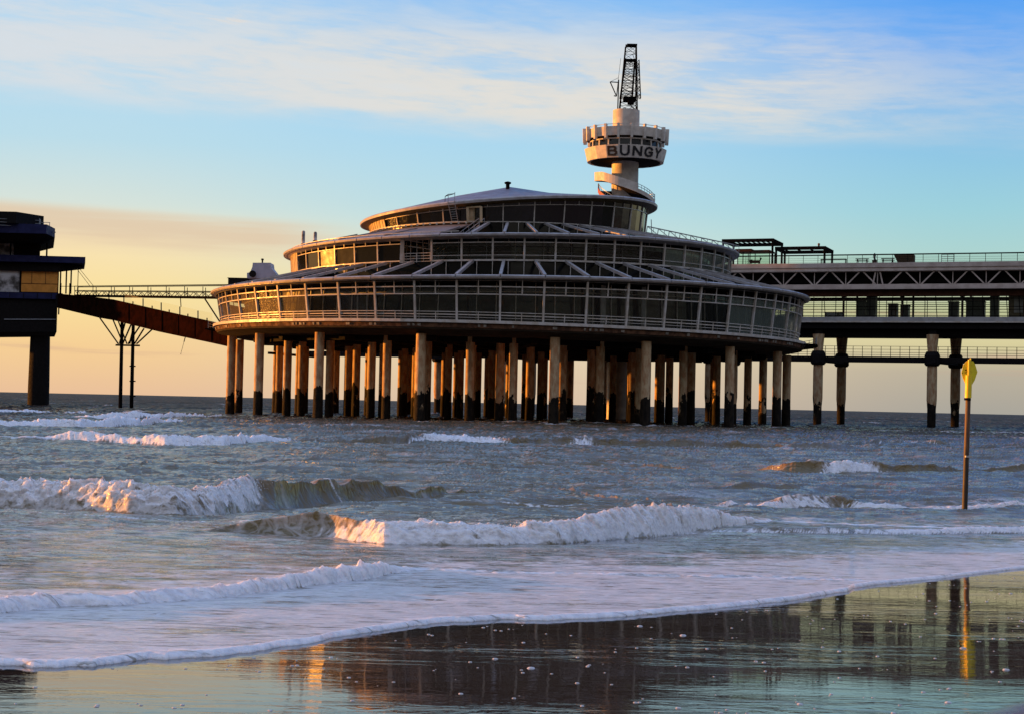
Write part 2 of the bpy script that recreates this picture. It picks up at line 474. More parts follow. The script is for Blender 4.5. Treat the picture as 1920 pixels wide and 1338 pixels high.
# dark inner walls behind middle storey and its lower skirt
mb = MB(); ringsec(mb, [(31.0, 17.2, TS), (31.0, 20.3, TS), (30.8, 20.3, TS), (30.8, 17.2, TS)], 0, 360, 100); mb.build('skirt_wall', dglass, pav)
mb = MB(); ringsec(mb, [(28.6, 20.1, TS), (28.6, 23.3, TE), (28.4, 23.3, TE), (28.4, 20.1, TS)], 0, 360, 100); mb.build('wall', dglass, pav)
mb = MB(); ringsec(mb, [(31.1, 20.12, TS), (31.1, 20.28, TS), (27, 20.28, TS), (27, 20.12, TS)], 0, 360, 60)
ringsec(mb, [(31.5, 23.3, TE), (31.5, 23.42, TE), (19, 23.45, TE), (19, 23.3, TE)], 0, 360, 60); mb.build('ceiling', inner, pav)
mb = MB()
for k in range(50):
    ph = k * 7.2 + 1
    mb.bar(P(ph, 28.8, 20.3, TS), P(ph, 28.8, 23.2, TE), .09, .09)
for z in (21.0, 21.6, 22.4): hring(mb, 28.8, z, TS, .05, .05, -30, 70, 40)
mb.build('inner_mullions', greyc, pav)
mb = MB(); ringsec(mb, [(19.5, 23.3, TT), (19.5, 26.4, TT), (19.3, 26.4, TT), (19.3, 23.3, TT)], 0, 360, 60, cx=-.9); mb.build('skirt_wall', dglass, pav)

# eaves (gutters) with joints
def eave(r, z, tilt, h, d, mbx, seg, cx=CX, gap=.12):
    n = int(round(360 / seg))
    for k in range(n):
        a = k * seg + A0
        ringsec(mbx, [(r, z - h / 2, tilt), (r + .05, z + .06, tilt), (r - .1, z + h / 2, tilt), (r - d, z + h / 2 + .08, tilt), (r - d, z - h / 2 + .05, tilt)], a + gap, a + seg - gap, 4, cx=cx)
mb = MB(); eave(42.4, 17.45, TL, .33, .6, mb, 7.2, gap=.1); mb.build('lower_eave', eavem, pav)
mb = MB(); eave(32.5, 23.5, TE, .33, .6, mb, 7.2, gap=.13); mb.build('middle_eave', eavem, pav)
mb = MB(); hring(mb, 42.1, 17.3, TL, .3, .15, 0, 360, 100); hring(mb, 32.2, 23.4, TE, .3, .2, 0, 360, 100); mb.build('gutter', frame, pav)
mb = MB(); eave(21.3, 29.4, TR, .45, .5, mb, 12, cx=-.9, gap=.02); mb.build('top_eave', eavem, pav)
# eave soffits
mb = MB()
ringsec(mb, [(42.0, 17.2, TL), (40.9, 17.0, TL), (40.9, 17.1, TL), (42.0, 17.3, TL)], 0, 360, 100)
ringsec(mb, [(32.0, 23.3, TE), (31.2, 23.05, TE), (31.2, 23.2, TE), (32.0, 23.4, TE)], 0, 360, 100)
mb.build('eave_soffit', eavem, pav)
mb = MB(); ringsec(mb, [(21.2, 29.2, TR), (19.8, 28.9, TR), (19.8, 29.1, TR), (21.2, 29.4, TR)], 0, 360, 60, cx=-.9); mb.build('eave_soffit', ochre, pav)

# roofs
def roof_sector(name, r0, z0, t0, r1, z1, t1, a0, a1, n, m):
    mb = MB(); ringsec(mb, [(r0, z0, t0), (r1, z1, t1), (r1, z1 - .18, t1), (r0, z0 - .1, t0)], a0, a1, n); return mb.build(name, m, pav)
roof_sector('lower_roof', 41.8, 17.62, TL, 31.2, 20.1, TS, 68, 308, 70, roofl)
roof_sector('middle_roof', 32.0, 23.7, TE, 19.7, 26.2, TT, 72, 344, 70, roofl)
mb = MB(); vs = [P(k * 6, 21.1, 29.62, TR, -.9) for k in range(60)] + [P(k * 6, 9, 31.85, TR * .42, -.9) for k in range(60)] + [Vector((-.9, CY, 33.7))]
mb.add(vs, [(k, (k + 1) % 60, 60 + (k + 1) % 60, 60 + k) for k in range(60)] + [(60 + k, 60 + (k + 1) % 60, 120) for k in range(60)])
mb.build('top_roof', roofm, pav)

# rafters
rest = MB()
for k in range(50):
    a = norm(A0 + k * BAY)
    tgt = MB() if -90 < a < 80 else rest
    tgt.bar(P(a, 41.9, 17.62, TL), P(a - 2.6 * 0 , 31.3, 20.25, TS), .36, .34)
    if tgt is not rest: tgt.build('rafter', eavem, pav)
for k in range(50):
    a = norm(A0 + k * BAY)
    if -12 < a < 76:
        tgt = MB(); tgt.bar(P(a, 32.0, 23.72, TE), P(a, 19.8, 26.3, TT), .34, .3); tgt.build('rafter', eavem, pav)
    elif -80 < a <= -12 and k % 2 == 0:
        tgt = MB(); tgt.bar(P(a, 32.0, 23.8, TE), P(a, 24.5, 25.3, TT), .16, .14); tgt.build('rafter', roofl, pav)
tag(rest.build('rafter', eavem, pav), kind='stuff')

# end walls of the left wings (cream panels)
cream = mat('cream_panel', (.55, .45, .28), .6, var=.5, vscale=1, dirt=(.3, .22, .12))
for a in (-86, -81, -76.5, -72.5):
    for q in range(2):
        b = a + q * 2.0; mb = MB()
        mb.bar(midpt(b + .75, .05, .06), midpt(b + .75, .97, .06), .8, .1, out(b)); mb.bar(midpt(b, .03, .1), midpt(b, .98, .1), .3, .14, out(b)); mb.build('cream_panel', cream, pav)
for a in (-88, -82, -76, -70, -64):
    for q in range(2):
        b = a + q * 2.8; mb = MB()
        mb.bar(toppt(b + 1.1, .03, .06), toppt(b + 1.1, .8, .06), .8, .1, out(b)); mb.bar(toppt(b + .1, .0, .1), toppt(b + .1, .95, .1), .3, .14, out(b)); mb.build('cream_panel', cream, pav)
for a in (-93, -90, 88):
    mb = MB(); mb.bar(lowpt(a, 0), lowpt(a, 1), .5, .4); mb.build('end_post', cream, pav)

# recessed balcony in the middle storey
bal = MB()
for f in (.04, .16, .28, .40): bal.bar(midpt(-25.6, f - .05), midpt(-18.8, f - .05), .07, .07)
for ph in (-25.6, -22.4, -18.9): bal.bar(midpt(ph, -.05), midpt(ph, .36), .08, .08)
bal.build('balcony_railing', white, pav)
mb = MB()
mb.bar(midpt(-26.3, -.06), midpt(-26.0, 1), .5, .5)
for k, ph in enumerate((-25, -23.4, -21.8, -20.2)):
    mb.bar(P(ph, 30.2 - k * .2, 20.4, TS), P(ph, 30.2, 23.2, TE), .07, .07)
mb.bar(P(-26, 30.6, 23.2, TE), P(-19, 29.6, 22.6, TE), .09, .09); mb.bar(P(-26, 30.6, 22.5, TE), P(-19, 29.6, 21.9, TE), .09, .09)
mb.build('balcony_frame', white, pav)

# stair flight inside the glazed bay and up through the middle roof
st = MB()
for off in (0, .9):
    a = P(-19.4 + off * 2, 30.2, 20.4, TS); b = P(-11 + off * 2, 22.5, 25.6, TS)
    st.bar(a, b, .12, .2)
    st.bar(a + Vector((0, 0, 1)), b + Vector((0, 0, 1)), .06, .06)
    for k in range(10):
        q = a.lerp(b, k / 9); st.bar(q, q + Vector((0, 0, 1)), .05, .05)
for k in range(24):
    a = P(-19.4, 30.2, 20.5, TS).lerp(P(-11, 22.5, 25.6, TS), k / 23); b = P(-17.6, 30.2, 20.5, TS).lerp(P(-9.2, 22.5, 25.6, TS), k / 23)
    st.bar(a, b, .22, .04)
st.build('stair_flight', rail, pav)

# porch door on the top tier
door = MB()
for ph in (-15.3, -10.2): door.bar(toppt(ph, -.05, .5), toppt(ph, .78, .5), .35, .9, (0, -1, 0))
door.bar(toppt(-15.5, .76, .5), toppt(-10.0, .76, .5), .5, .18)
door.bar(toppt(-13.9, -.05, .3), toppt(-13.9, .72, .3), .8, .1)
dd = door.build('door_frame', cream, pav)
MB().add([toppt(-13, .0, .4), toppt(-10.6, .0, .4), toppt(-10.6, .66, .4), toppt(-13, .66, .4)], [(0, 1, 2, 3)]).build('door', oglass, dd)
MB().bar(toppt(-12.6, .3, .46), toppt(-12.6, .42, .46), .05).build('door_handle', steel, dd)

# low kerb and snow-guard line on the roof edges
mb = MB()
for k in range(34):
    a = -93 + k * 2.4
    mb.bar(P(a, 31.6, 23.75, TE), P(a, 31.6, 24.0, TE), .09, .09)
hring(mb, 31.6, 24.02, TE, .09, .09, -95, -12, 60)
for k in range(22):
    a = -80 + k * 3
    mb.bar(P(a, 20.6, 26.15, TT), P(a, 20.6, 26.4, TT), .25, .16)
hring(mb, 20.6, 26.42, TT, .12, .10, -80, -14, 40)
mb.build('roof_edge_rail', frame, pav)
# rail truss on the right of the middle roof
mb = MB()
pts0 = [at(1212, 436, 214), at(1375, 470, 219)]; pts1 = [at(1214, 425, 214), at(1375, 459, 219)]
mb.bar(pts1[0], pts1[1], .13, .13); mb.bar(pts0[0], pts0[1], .1, .1)
N = 8
for k in range(N + 1):
    a = pts0[0].lerp(pts0[1], k / N); b = pts1[0].lerp(pts1[1], k / N); mb.bar(a, b, .1)
    if k < N: mb.bar(b, pts0[0].lerp(pts0[1], (k + 1) / N), .07)
off = Vector((1.0, 1.6, 0))
mb.bar(pts1[0] + off, pts1[1] + off, .08); 
for k in range(N + 1): mb.bar(pts0[0].lerp(pts0[1], k / N) + off, pts1[0].lerp(pts1[1], k / N) + off, .06)
mb.bar(at(1222, 440, 214), at(1221, 412, 214), .1)
mb.build('roof_walkway_rail', rail, pav)
# landing and stair at the right and left ends of the deck
for (a0, a1, rr) in ((72, 112, 43.6), (-128, -88, 43.6)):
    mb = MB(); ringsec(mb, [(rr, 11.75, TD), (rr, 11.9, TD), (41.9, 11.9, TD), (41.9, 11.75, TD)], a0, a1, 14); mb.build('outer_landing', steel, pav)
for (a0, a1, rr) in ((76, 112, 43.4), (-128, -90, 43.4)):
    mb = MB()
    for h in (.35, .7, 1.05): hring(mb, rr, 11.9 + h, TD, .06, .06, a0, a1, 14)
    for k in range(10):
        a = lerp(a0, a1, k / 9); mb.bar(P(a, rr, 11.9, TD), P(a, rr, 12.95, TD), .07)
    mb.build('landing_railing', rail, pav)

# ladder with hoops on the top tier
lad = thing('roof_ladder', P(-21, 20.3, 26.4, TT), 'steel ladder with a hooped top fixed on the upper tier of the pavilion', 'ladder')
mb = MB()
b0 = toppt(-21.9, -.0, .35); b1 = toppt(-19.4, -.0, .35); t0 = toppt(-21.9, 1.0, 1.4); t1 = toppt(-19.4, 1.0, 1.4)
t0 = t0 + Vector((0, 0, .3)); t1 = t1 + Vector((0, 0, .3))
mb.bar(b0, t0, .09); mb.bar(b1, t1, .09); mb.bar(t0, t0 + Vector((0, .2, 1.1)), .08); mb.bar(t1, t1 + Vector((0, .2, 1.25)), .08)
mb.build('side_rails', rail, lad)
mb = MB()
for k in range(9): mb.bar(b0.lerp(t0, (k + .5) / 9), b1.lerp(t1, (k + .5) / 9), .05)
mb.build('rungs', rail, lad)
mb = MB()
bk = Vector((-.45, 1.0, 0))
mb.bar(t0 + Vector((0, .2, 1.05)), t1 + Vector((0, .2, 1.05)), .08); mb.bar(t0 + Vector((0, .2, 1.05)), t0 + Vector((0, .2, .9)) + bk, .07)
mb.bar(t0 + Vector((0, .2, .9)) + bk, t0 + Vector((0, .2, -.4)) + bk, .07); mb.bar(t0 + Vector((0, .2, .9)) + bk, t1 + Vector((0, .2, 1.05)), .06)
mb.build('hoop', steel, lad)
# roof vent cap near the apex
vc = thing('roof_vent', at(952, 352, 226), 'small dark capped vent beside the apex of the top roof', 'vent')
p = at(952, 349, 226)
MB().lathe(p.x, p.y, [(.28, p.z - .7), (.28, p.z + .2)], 10).build('pipe', steel, vc)
MB().lathe(p.x, p.y, [(.28, p.z + .2), (.5, p.z + .35), (.5, p.z + .5), (.15, p.z + .62)], 10).build('cap', steel, vc)
# two vent pipes
for x, y0, y1, lab in ((568.5, 455, 433, 'taller pale round topped vent pipe, nearer the left rim of the middle roof'), (591, 449, 435, 'shorter pale round topped vent pipe, right neighbour of the taller pipe')):
    p = at(x, y0, 224); q = at(x, y1, 224)
    t = thing('vent_pipe', p, lab, 'vent pipe', 'vent pipes on the middle roof')
    MB().lathe(p.x, p.y, [(.24, p.z - .7), (.24, q.z - .15), (.14, q.z)], 12).build('pipe', whitep, t, smooth=True)
    MB().lathe(p.x, p.y, [(.3, p.z - .3), (.3, p.z - .15)], 12).build('collar', steel, t)
# white ventilator and dark plant box on the lower roof
p0 = at(490, 524, 238)
vt = thing('ventilator', p0, 'big blue white ventilator hood with a dark round opening on the lower roof', 'ventilator')
def prof_px(pts, d): return [at(x, y, d) for x, y in pts]
px = [(463, 522), (463, 512), (469, 511), (473, 501), (474, 493), (507, 493), (508, 502), (516, 512), (516, 522)]
fr_ = prof_px(px, 236.5); bk_ = [q + Vector((0, 3.6, 0)) for q in fr_]
n = len(px)
MB().add(fr_ + bk_, [tuple(range(n))[::-1], tuple(range(n, 2 * n))] + [(k, (k + 1) % n, n + (k + 1) % n, n + k) for k in range(n)]).build('hood', domem, vt)
q = at(474, 514, 236.4)
MB().tube(q, q - Vector((0, .35, 0)), .5, .5, 20).build('duct_mouth', blackc, vt)
q = at(492, 492, 238)
MB().lathe(q.x, q.y, [(.12, q.z - .1), (.12, q.z + .25), (.2, q.z + .3), (.2, q.z + .5), (.08, q.z + .55)], 10).build('finial', steel, vt)
q = at(430, 523, 240); q2 = at(520, 534, 240)
bx = MB().box(q.x, q2.x, 239, 244, q2.z - 2, q.z)
pb = thing('plant_box', (q.x, 239, q2.z), 'long low dark box behind the left rim of the lower roof', 'plant box')
bx.build('casing', blackc, pb); MB().box(q.x - .1, q2.x + .05, 238.9, 244.1, q.z + .003, q.z + .1).build('lid', steel, pb)

# ------------------------------------------------------------------ lookout tower
TZ = 268.0; TX = at(1171, 375, TZ).x
def tz(y): return at(1172, y, TZ).z
tw = thing('lookout_tower', (TX, TZ, 0), 'pale concrete lookout tower with a round pod lettered BUNGY behind the pavilion', 'tower')
MB().lathe(TX, TZ, [(2.3, -3), (2.25, 20), (2.25, tz(208))], 40).build('shaft', towerm, tw, smooth=True)
NF = 20; aoff = R_(-5 - 9)
def tzf(y): return at(1172, y, 261.3).z
zb0, zb1 = tzf(294.5), tzf(271)
MB().lathe(TX, TZ, [(2.2, zb0 + .25), (6.45, zb0), (6.95, zb1), (6.3, zb1 + .12), (2.2, zb1 + .12)], NF, aoff).build('pod_band', towerm, tw)
MB().lathe(TX, TZ, [(2.24, zb0 + .05), (5.9, zb0 - .05), (5.9, zb0 + .1)], NF, aoff).build('pod_soffit', blackc, tw)
zw0, zw1 = zb1 + .12, tzf(258.5)
MB().lathe(TX, TZ, [(5.95, zw0 - .05), (5.9, zw1)], NF, aoff).build('window_ring', dglass, tw)
for k in range(NF):
    a = aoff + 2 * PI * k / NF; mb = MB()
    c = lambda r, z, a=a: (TX + r * math.sin(a), TZ - r * math.cos(a), z)
    mb.bar(c(6.0, zw0), c(6.0, zw1), .22, .22, (math.sin(a), -math.cos(a), 0)); mb.build('mullion', towerm, tw)
MB().lathe(TX, TZ, [(6.15, zw1), (6.15, zw1 + .2), (5.0, zw1 + .2), (5.0, zw1)], NF, aoff, closed=True).build('window_head', towerm, tw)
zp0, zp1 = tzf(253), tzf(236)
MB().lathe(TX, TZ, [(4.9, zw1 + .15), (4.9, zp0 + .3)], NF, aoff).build('gallery_core', inner, tw)
MB().lathe(TX, TZ, [(6.75, zp0), (6.85, zp1), (6.65, zp1), (6.55, zp0)], NF, aoff, closed=True).build('parapet', towerm, tw)
MB().lathe(TX, TZ, [(6.6, zp0 + .1), (6.6, zp0 + .3)], NF, aoff).build('upper_floor', soffit, tw)
for k in range(NF):
    a = aoff + 2 * PI * k / NF; mb = MB()
    c = lambda r, z, a=a: (TX + r * math.sin(a), TZ - r * math.cos(a), z)
    mb.bar(c(6.95, tzf(258)), c(7.05, tzf(231.5)), .35, .55, (math.sin(a), -math.cos(a), 0)); mb.build('fin', towerm, tw)
mb = MB()
for k in range(NF):
    a = aoff + 2 * PI * k / NF; b = aoff + 2 * PI * (k + 1) / NF
    c = lambda r, z, a: (TX + r * math.sin(a), TZ - r * math.cos(a), z)
    mb.bar(c(6.75, zp1 + .35, a), c(6.75, zp1 + .35, b), .08)
mb.build('parapet_rail', towerm, tw)
# letters
STROKES = {
 'B': [[(.1, 0), (.1, 1)], [(.1, .91), (.68, .91), (.86, .8), (.86, .64), (.7, .53), (.1, .53)], [(.7, .53), (.92, .38), (.92, .22), (.74, .09), (.1, .09)]],
 'U': [[(.11, 1), (.11, .34), (.24, .13), (.5, .07), (.76, .13), (.89, .34), (.89, 1)]],
 'N': [[(.1, 0), (.1, 1)], [(.14, .92), (.86, .08)], [(.9, 0), (.9, 1)]],
 'G': [[(.9, .72), (.76, .87), (.5, .93), (.25, .86), (.1, .65), (.1, .35), (.25, .14), (.5, .07), (.76, .12), (.9, .22), (.9, .46), (.56, .46)]],
 'Y': [[(.06, 1), (.5, .5)], [(.94, 1), (.5, .5)], [(.5, .56), (.5, 0)]]}
def letter(ch, phi):
    a = R_(phi); zc = (zb0 + zb1) / 2 + .02; ap = math.cos(PI / NF)
    tilt = math.atan2(.5, zb1 - zb0)
    n = Vector((math.sin(a), -math.cos(a), 0)); t = Vector((math.cos(a), math.sin(a), 0))
    upn = (Vector((0, 0, 1)) * math.cos(tilt) + n * math.sin(tilt)).normalized(); nn = t.cross(upn)
    if nn.dot(n) < 0: nn = -nn
    c = Vector((TX, TZ, zc)) + n * (6.72 * ap + .05)
    wl, hl = 1.62, 1.60
    mb = MB(); k = 0
    def pt(q): return c + t * ((q[0] - .5) * wl) + upn * ((q[1] - .5) * hl)
    for line in STROKES[ch]:
        for p, q in zip(line, line[1:]):
            k += 1; P0, Q0 = pt(p), pt(q); e = (Q0 - P0).normalized() * (.1 if 0 < 1 else 0)
            if len(line) == 2: e = e * 0
            mb.bar(P0 - e + nn * (.002 * k), Q0 + e + nn * (.002 * k), .08, .36 if abs((Q0 - P0).normalized().dot(upn)) > .5 else .30, t.cross(nn) if False else (Q0 - P0).cross(nn).normalized())
    l = mb.build('letter', letterm, tw)
    tag(l, 'black capital letter %s on the pod band' % ch)
for ch, ph in zip('BUNGY', (-23, -5, 13, 31, 49)): letter(ch, ph)
# roof rail on pod
# spiral stair round the shaft
def spz(d):   # floor height against angle (deg, -120 .. 300)
    pts = [(-130, tz(334)), (-50, tzf(331)), (70, tzf(370)), (110, tz(373)), (300, tz(390)), (420, tz(410))]
    for (a, z), (b, y) in zip(pts, pts[1:]):
        if d <= b: return lerp(z, y, max(0, (d - a) / (b - a)))
    return pts[-1][1]
def spiral(name, m, f, a0, a1, n):
    mb = MB(); prev = None; vs = []; fs = []
    for k in range(n + 1):
        d = lerp(a0, a1, k / n); a = R_(d); z = spz(d)
        for (r, h) in f: vs.append((TX + r * math.sin(a), TZ - r * math.cos(a), z + h))
    q = len(f)
    for k in range(n):
        for j in range(q):
            fs.append((k * q + j, (k + 1) * q + j, (k + 1) * q + (j + 1) % q, k * q + (j + 1) % q))
    fs += [tuple(range(q))[::-1], tuple(n * q + j for j in range(q))]
    mb.add(vs, fs); return mb.build(name, m, tw)
spiral('stair_slab', blackc, [(2.2, -.55), (4.9, -.35), (5.05, 0), (2.2, 0)], -125, 300, 70)
spiral('stair_parapet', towerm, [(5.1, -.3), (5.15, 1.15), (5.0, 1.15), (4.98, -.3)], -125, 20, 24)
spiral('stair_parapet', towerm, [(5.1, -.3), (5.15, .35), (5.0, .35), (4.98, -.3)], 20, 250, 34)
spiral('stair_parapet', redm, [(5.1, -.3), (5.15, 1.0), (5.0, 1.0), (4.98, -.3)], 250, 300, 10)
mb = MB()
for k in range(34):
    d = 22 + k * 7; a = R_(d); z = spz(d); c = (TX + 5.06 * math.sin(a), TZ - 5.06 * math.cos(a))
    mb.bar((c[0], c[1], z), (c[0], c[1], z + 1.15), .06)
    d2 = d + 7; a2 = R_(d2); z2 = spz(d2)
    for h in (1.15, .75): mb.bar((c[0], c[1], z + h), (TX + 5.06 * math.sin(a2), TZ - 5.06 * math.cos(a2), z2 + h), .07)
mb.build('stair_handrail', rail, tw)
mb = MB()
for k in range(24):
    d = 30 + k * 3.2; a = R_(d); z = spz(d)
    mb.bar((TX + 2.4 * math.sin(a), TZ - 2.4 * math.cos(a), z + .12), (TX + 4.9 * math.sin(a), TZ - 4.9 * math.cos(a), z + .12), .5, .05)
mb.build('stair_treads', rail, tw)

_spz = spz
def spz(d):
    pts = [(-110, tz(358)), (-85, tz(360)), (-10, tzf(388))]
    for (a, z), (b, y) in zip(pts, pts[1:]):
        if d <= b: return lerp(z, y, max(0, (d - a) / (b - a)))
    return pts[-1][1]
spiral('lower_stair_slab', blackc, [(2.2, -.5), (4.3, -.3), (4.45, 0), (2.2, 0)], -108, -12, 22)
spiral('lower_stair_parapet', redm, [(4.5, -.3), (4.55, .55), (4.42, .55), (4.40, -.3)], -108, -12, 22)
mb = MB()
for k in range(12):
    d = -106 + k * 7; a = R_(d); z = spz(d); a2 = R_(d + 7)
    c = (TX + 4.48 * math.sin(a), TZ - 4.48 * math.cos(a)); mb.bar((c[0], c[1], z), (c[0], c[1], z + 1.25), .07)
    mb.bar((c[0], c[1], z + 1.25), (TX + 4.48 * math.sin(a2), TZ - 4.48 * math.cos(a2), spz(d + 7) + 1.25), .07)
mb.build('lower_stair_handrail', rail, tw)

# jump crane on the tower
cr = thing('jump_crane', (TX, TZ, tz(208)), 'dark steel lattice jump crane standing on top of the lookout tower', 'crane')
def lattice(mb, b, t, wb, wt, n, r, rl=None):
    rl = rl or r * 1.6
    b = Vector(b); t = Vector(t); cs = ((-1, -1), (1, -1), (1, 1), (-1, 1))
    def pt(k, c):
        f = k / n; w = lerp(wb, wt, f) / 2
        return b.lerp(t, f) + Vector((c[0] * w, c[1] * w, 0))
    for c in cs: mb.tube(pt(0, c), pt(n, c), rl, rl, 6)
    for k in range(n):
        for i in range(4):
            c, c2 = cs[i], cs[(i + 1) % 4]
            mb.tube(pt(k, c), pt(k + 1, c2), r, r, 4, False); mb.tube(pt(k + 1, c), pt(k, c2), r, r, 4, False) if k % 2 == 0 else None
            mb.tube(pt(k, c), pt(k, c2), r, r, 4, False)
zc0, zc1 = tz(209), tz(86)
mb = MB(); lattice(mb, (TX + .3, TZ, zc0), (TX + .55, TZ, zc1), 2.9, 1.75, 9, .045, .09); mb.build('mast', steel, cr)
mb = MB(); lattice(mb, (TX - .1, TZ - .3, zc0 + 2.2), (TX + .5, TZ - .3, tz(113)), 2.0, 1.5, 7, .045, .1)
mb.build('boom', steel, cr)
mb = MB(); lattice(mb, (TX + 1.95, TZ + .2, tz(184)), (TX + 1.7, TZ + .2, tz(112)), .85, .55, 10, .045, .06); mb.build('jump_cage', steel, cr)
mb = MB(); mb.box(TX - .55, TX + 1.5, TZ - 1, TZ + 1, tz(190), tz(183)); mb.box(TX + .2, TX + 1.2, TZ - 1.2, TZ + .6, tz(196), tz(190.5)); mb.build('winch', steel, cr)
mb = MB(); mb.box(TX - .15, TX + 1.55, TZ - .9, TZ + .9, zc1 - .1, zc1 + .15); mb.box(TX - .5, TX + 1.3, TZ - .95, TZ + .95, tz(114.5), tz(113)); mb.build('crown_platform', steel, cr)
mb = MB()
a, b, c = at(1144, 154, TZ), at(1159, 155, TZ), at(1156, 181, TZ)
mb.tube(a, b, .09); mb.tube(a, c, .09); mb.tube(b, c, .07); mb.tube(c, at(1151, 180, TZ), .09); mb.tube(a, at(1160, 146, TZ), .03)
mb.build('side_arm', steel, cr)
mb = MB()
mb.tube(at(1186, 102, TZ), at(1197, 131, TZ), .05); mb.tube(at(1197, 131, TZ), at(1198, 133, TZ), .14); mb.tube(at(1164, 110, TZ), at(1158, 160, TZ), .03)
mb.tube(at(1180, 196, TZ), at(1196, 210, TZ), .09); mb.tube(at(1196, 209, TZ), at(1195, 226, TZ), .07); mb.tube(at(1160, 150, TZ), at(1158, 215, TZ), .1)
mb.build('stays', steel, cr)

# ------------------------------------------------------------------ pier to the right
D = Vector((.929, -.369, 0)).normalized(); W = Vector((.369, .929, 0)).normalized()
O = Vector((47, 262, 0))
def L(t, w, z): 
    p = O + D * t + W * w; return Vector((p.x, p.y, z))
def tpx(x, w=0.0):
    k = (x - 960) / FPX
    ox, oy = (O + W * w).x, (O + W * w).y
    return (k * oy - ox) / (D.x - k * D.y)
def lbox(mb, t0, t1, w0, w1, z0, z1):
    vs = [L(t, w, z) for z in (z0, z1) for w in (w0, w1) for t in (t0, t1)]
    return mb.add(vs, [(0, 2, 3, 1), (4, 5, 7, 6), (0, 1, 5, 4), (2, 6, 7, 3), (0, 4, 6, 2), (1, 3, 7, 5)])
T0, T1 = -62, 78
WD = 17.0
pr = thing('pier_promenade', L(0, 0, 0), 'two storey pier promenade with pinkish deck edges and a glazed gallery right of the pavilion', 'pier')
mb = MB(); lbox(mb, T0, T1, 0, WD, 25.75, 26.5); mb.build('upper_deck', pinkc, pr)
mb = MB(); lbox(mb, T0, T1, .18, .6, 25.45, 25.75); lbox(mb, T0, T1, -.02, .6, 25.15, 25.45); mb.build('deck_fascia', pinkc, pr)
mb = MB(); lbox(mb, T0, T1, .9, WD - .6, 25.2, 25.75); mb.build('deck_joists', brownc, pr)
mb = MB(); lbox(mb, T0, T1, -.3, 1.6, 22.65, 22.95); lbox(mb, T0, T1, -.35, -.05, 22.2, 22.65); mb.build('canopy_edge', pinkc, pr)
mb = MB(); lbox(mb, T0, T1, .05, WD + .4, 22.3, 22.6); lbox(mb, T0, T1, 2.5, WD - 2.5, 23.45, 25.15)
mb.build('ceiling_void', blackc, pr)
mb = MB(); lbox(mb, T0, T1, .4, .62, 22.952, 23.06); lbox(mb, T0, T1, .4, .62, 25.05, 25.146)
k = 0; t = T0
while t < T1 - 5:
    for w in (.5,):
        mb.bar(L(t, w, 22.98), L(t + 2.1, w, 25.12), .2, .2); mb.bar(L(t + 2.6, w, 25.12), L(t + 4.7, w, 22.98), .2, .2)
        mb.bar(L(t + 4.9, w + .1, 22.98), L(t + 4.9, w + .1, 25.12), .12)
    if k % 5 == 3:
        mb.bar(L(t + 4.2, .45, 22.98), L(t + 4.6, .45, 25.12), .2); mb.bar(L(t + 5.8, .45, 22.98), L(t + 5.3, .45, 25.12), .2)
        t += 1.6
    t += 5.1; k += 1
trus = mb.build('truss', pinkc, pr)
mb = MB(); lbox(mb, T0, T1, 0, WD, 17.1, 17.75); mb.build('lower_deck', greyc, pr)
mb = MB(); lbox(mb, T0, T1, -.06, .0, 16.85, 16.98); lbox(mb, T0, T1, .0, .4, 16.85, 17.09); mb.build('deck_edge_strip', white, pr)
mb = MB(); lbox(mb, T0, T1, .5, WD - .5, 15.9, 17.09); lbox(mb, T0, T1, 2, WD - 2, 14.95, 15.9); mb.build('soffit_beams', blackc, pr)
mb = MB(); lbox(mb, T0, T1, .9, 1.3, 21.15, 22.15); lbox(mb, T0, T1, WD - 1.2, WD - .9, 21.35, 22.0); mb.build('gallery_header', brownc, pr)
# gallery posts, transoms and panes
fr1, fr2_ = MB(), MB()
for w in (.9, WD - 1.0):
    mb = fr1 if w < 2 else fr2_
    for z, h in ((20.75, .1), (19.45, .1), (19.0, .1), (17.95, .12), (21.1, .06)): 
        if w > 2 and z == 19.0: continue
        lbox(mb, T0, T1, w, w + .1, z - h / 2, z + h / 2)
t = T0 + .4; k = 0
while t < T1:
    lean = random.choice((0, 0, 0, .25, -.25))
    fr1.bar(L(t, 1.0, 17.78), L(t + lean, 1.0, 21.2), .1)
    if k % 2 == 0: fr2_.bar(L(t + .4, WD - 1.0, 17.78), L(t + .4, WD - 1.0, 21.4), .1)
    t += random.choice((1.5, 1.9, 2.3, 1.7)); k += 1
fr1.build('gallery_frame', steel, pr); fr2_.build('gallery_frame', steel, pr)
mb = MB(); t = T0 + 3
while t < T1:
    mb.bar(L(t, 1.9, 17.78), L(t, 1.9, 22.2), .3); mb.bar(L(t, 1.9, 20.8), L(t - 1.2, 1.9, 22.1), .14); mb.bar(L(t, 1.9, 20.8), L(t + 1.2, 1.9, 22.1), .14)
    mb.bar(L(t, WD - 2, 17.78), L(t, WD - 2, 22.2), .3)
    t += 9.4
mb.build('gallery_posts', brownc, pr)
mb = MB()
for w in (1.06, WD - .9): mb.add([L(T0, w, 17.8), L(T1, w, 17.8), L(T1, w, 21.1), L(T0, w, 21.1)], [(0, 1, 2, 3)])
mb.build('gallery_panes', pglass, pr)
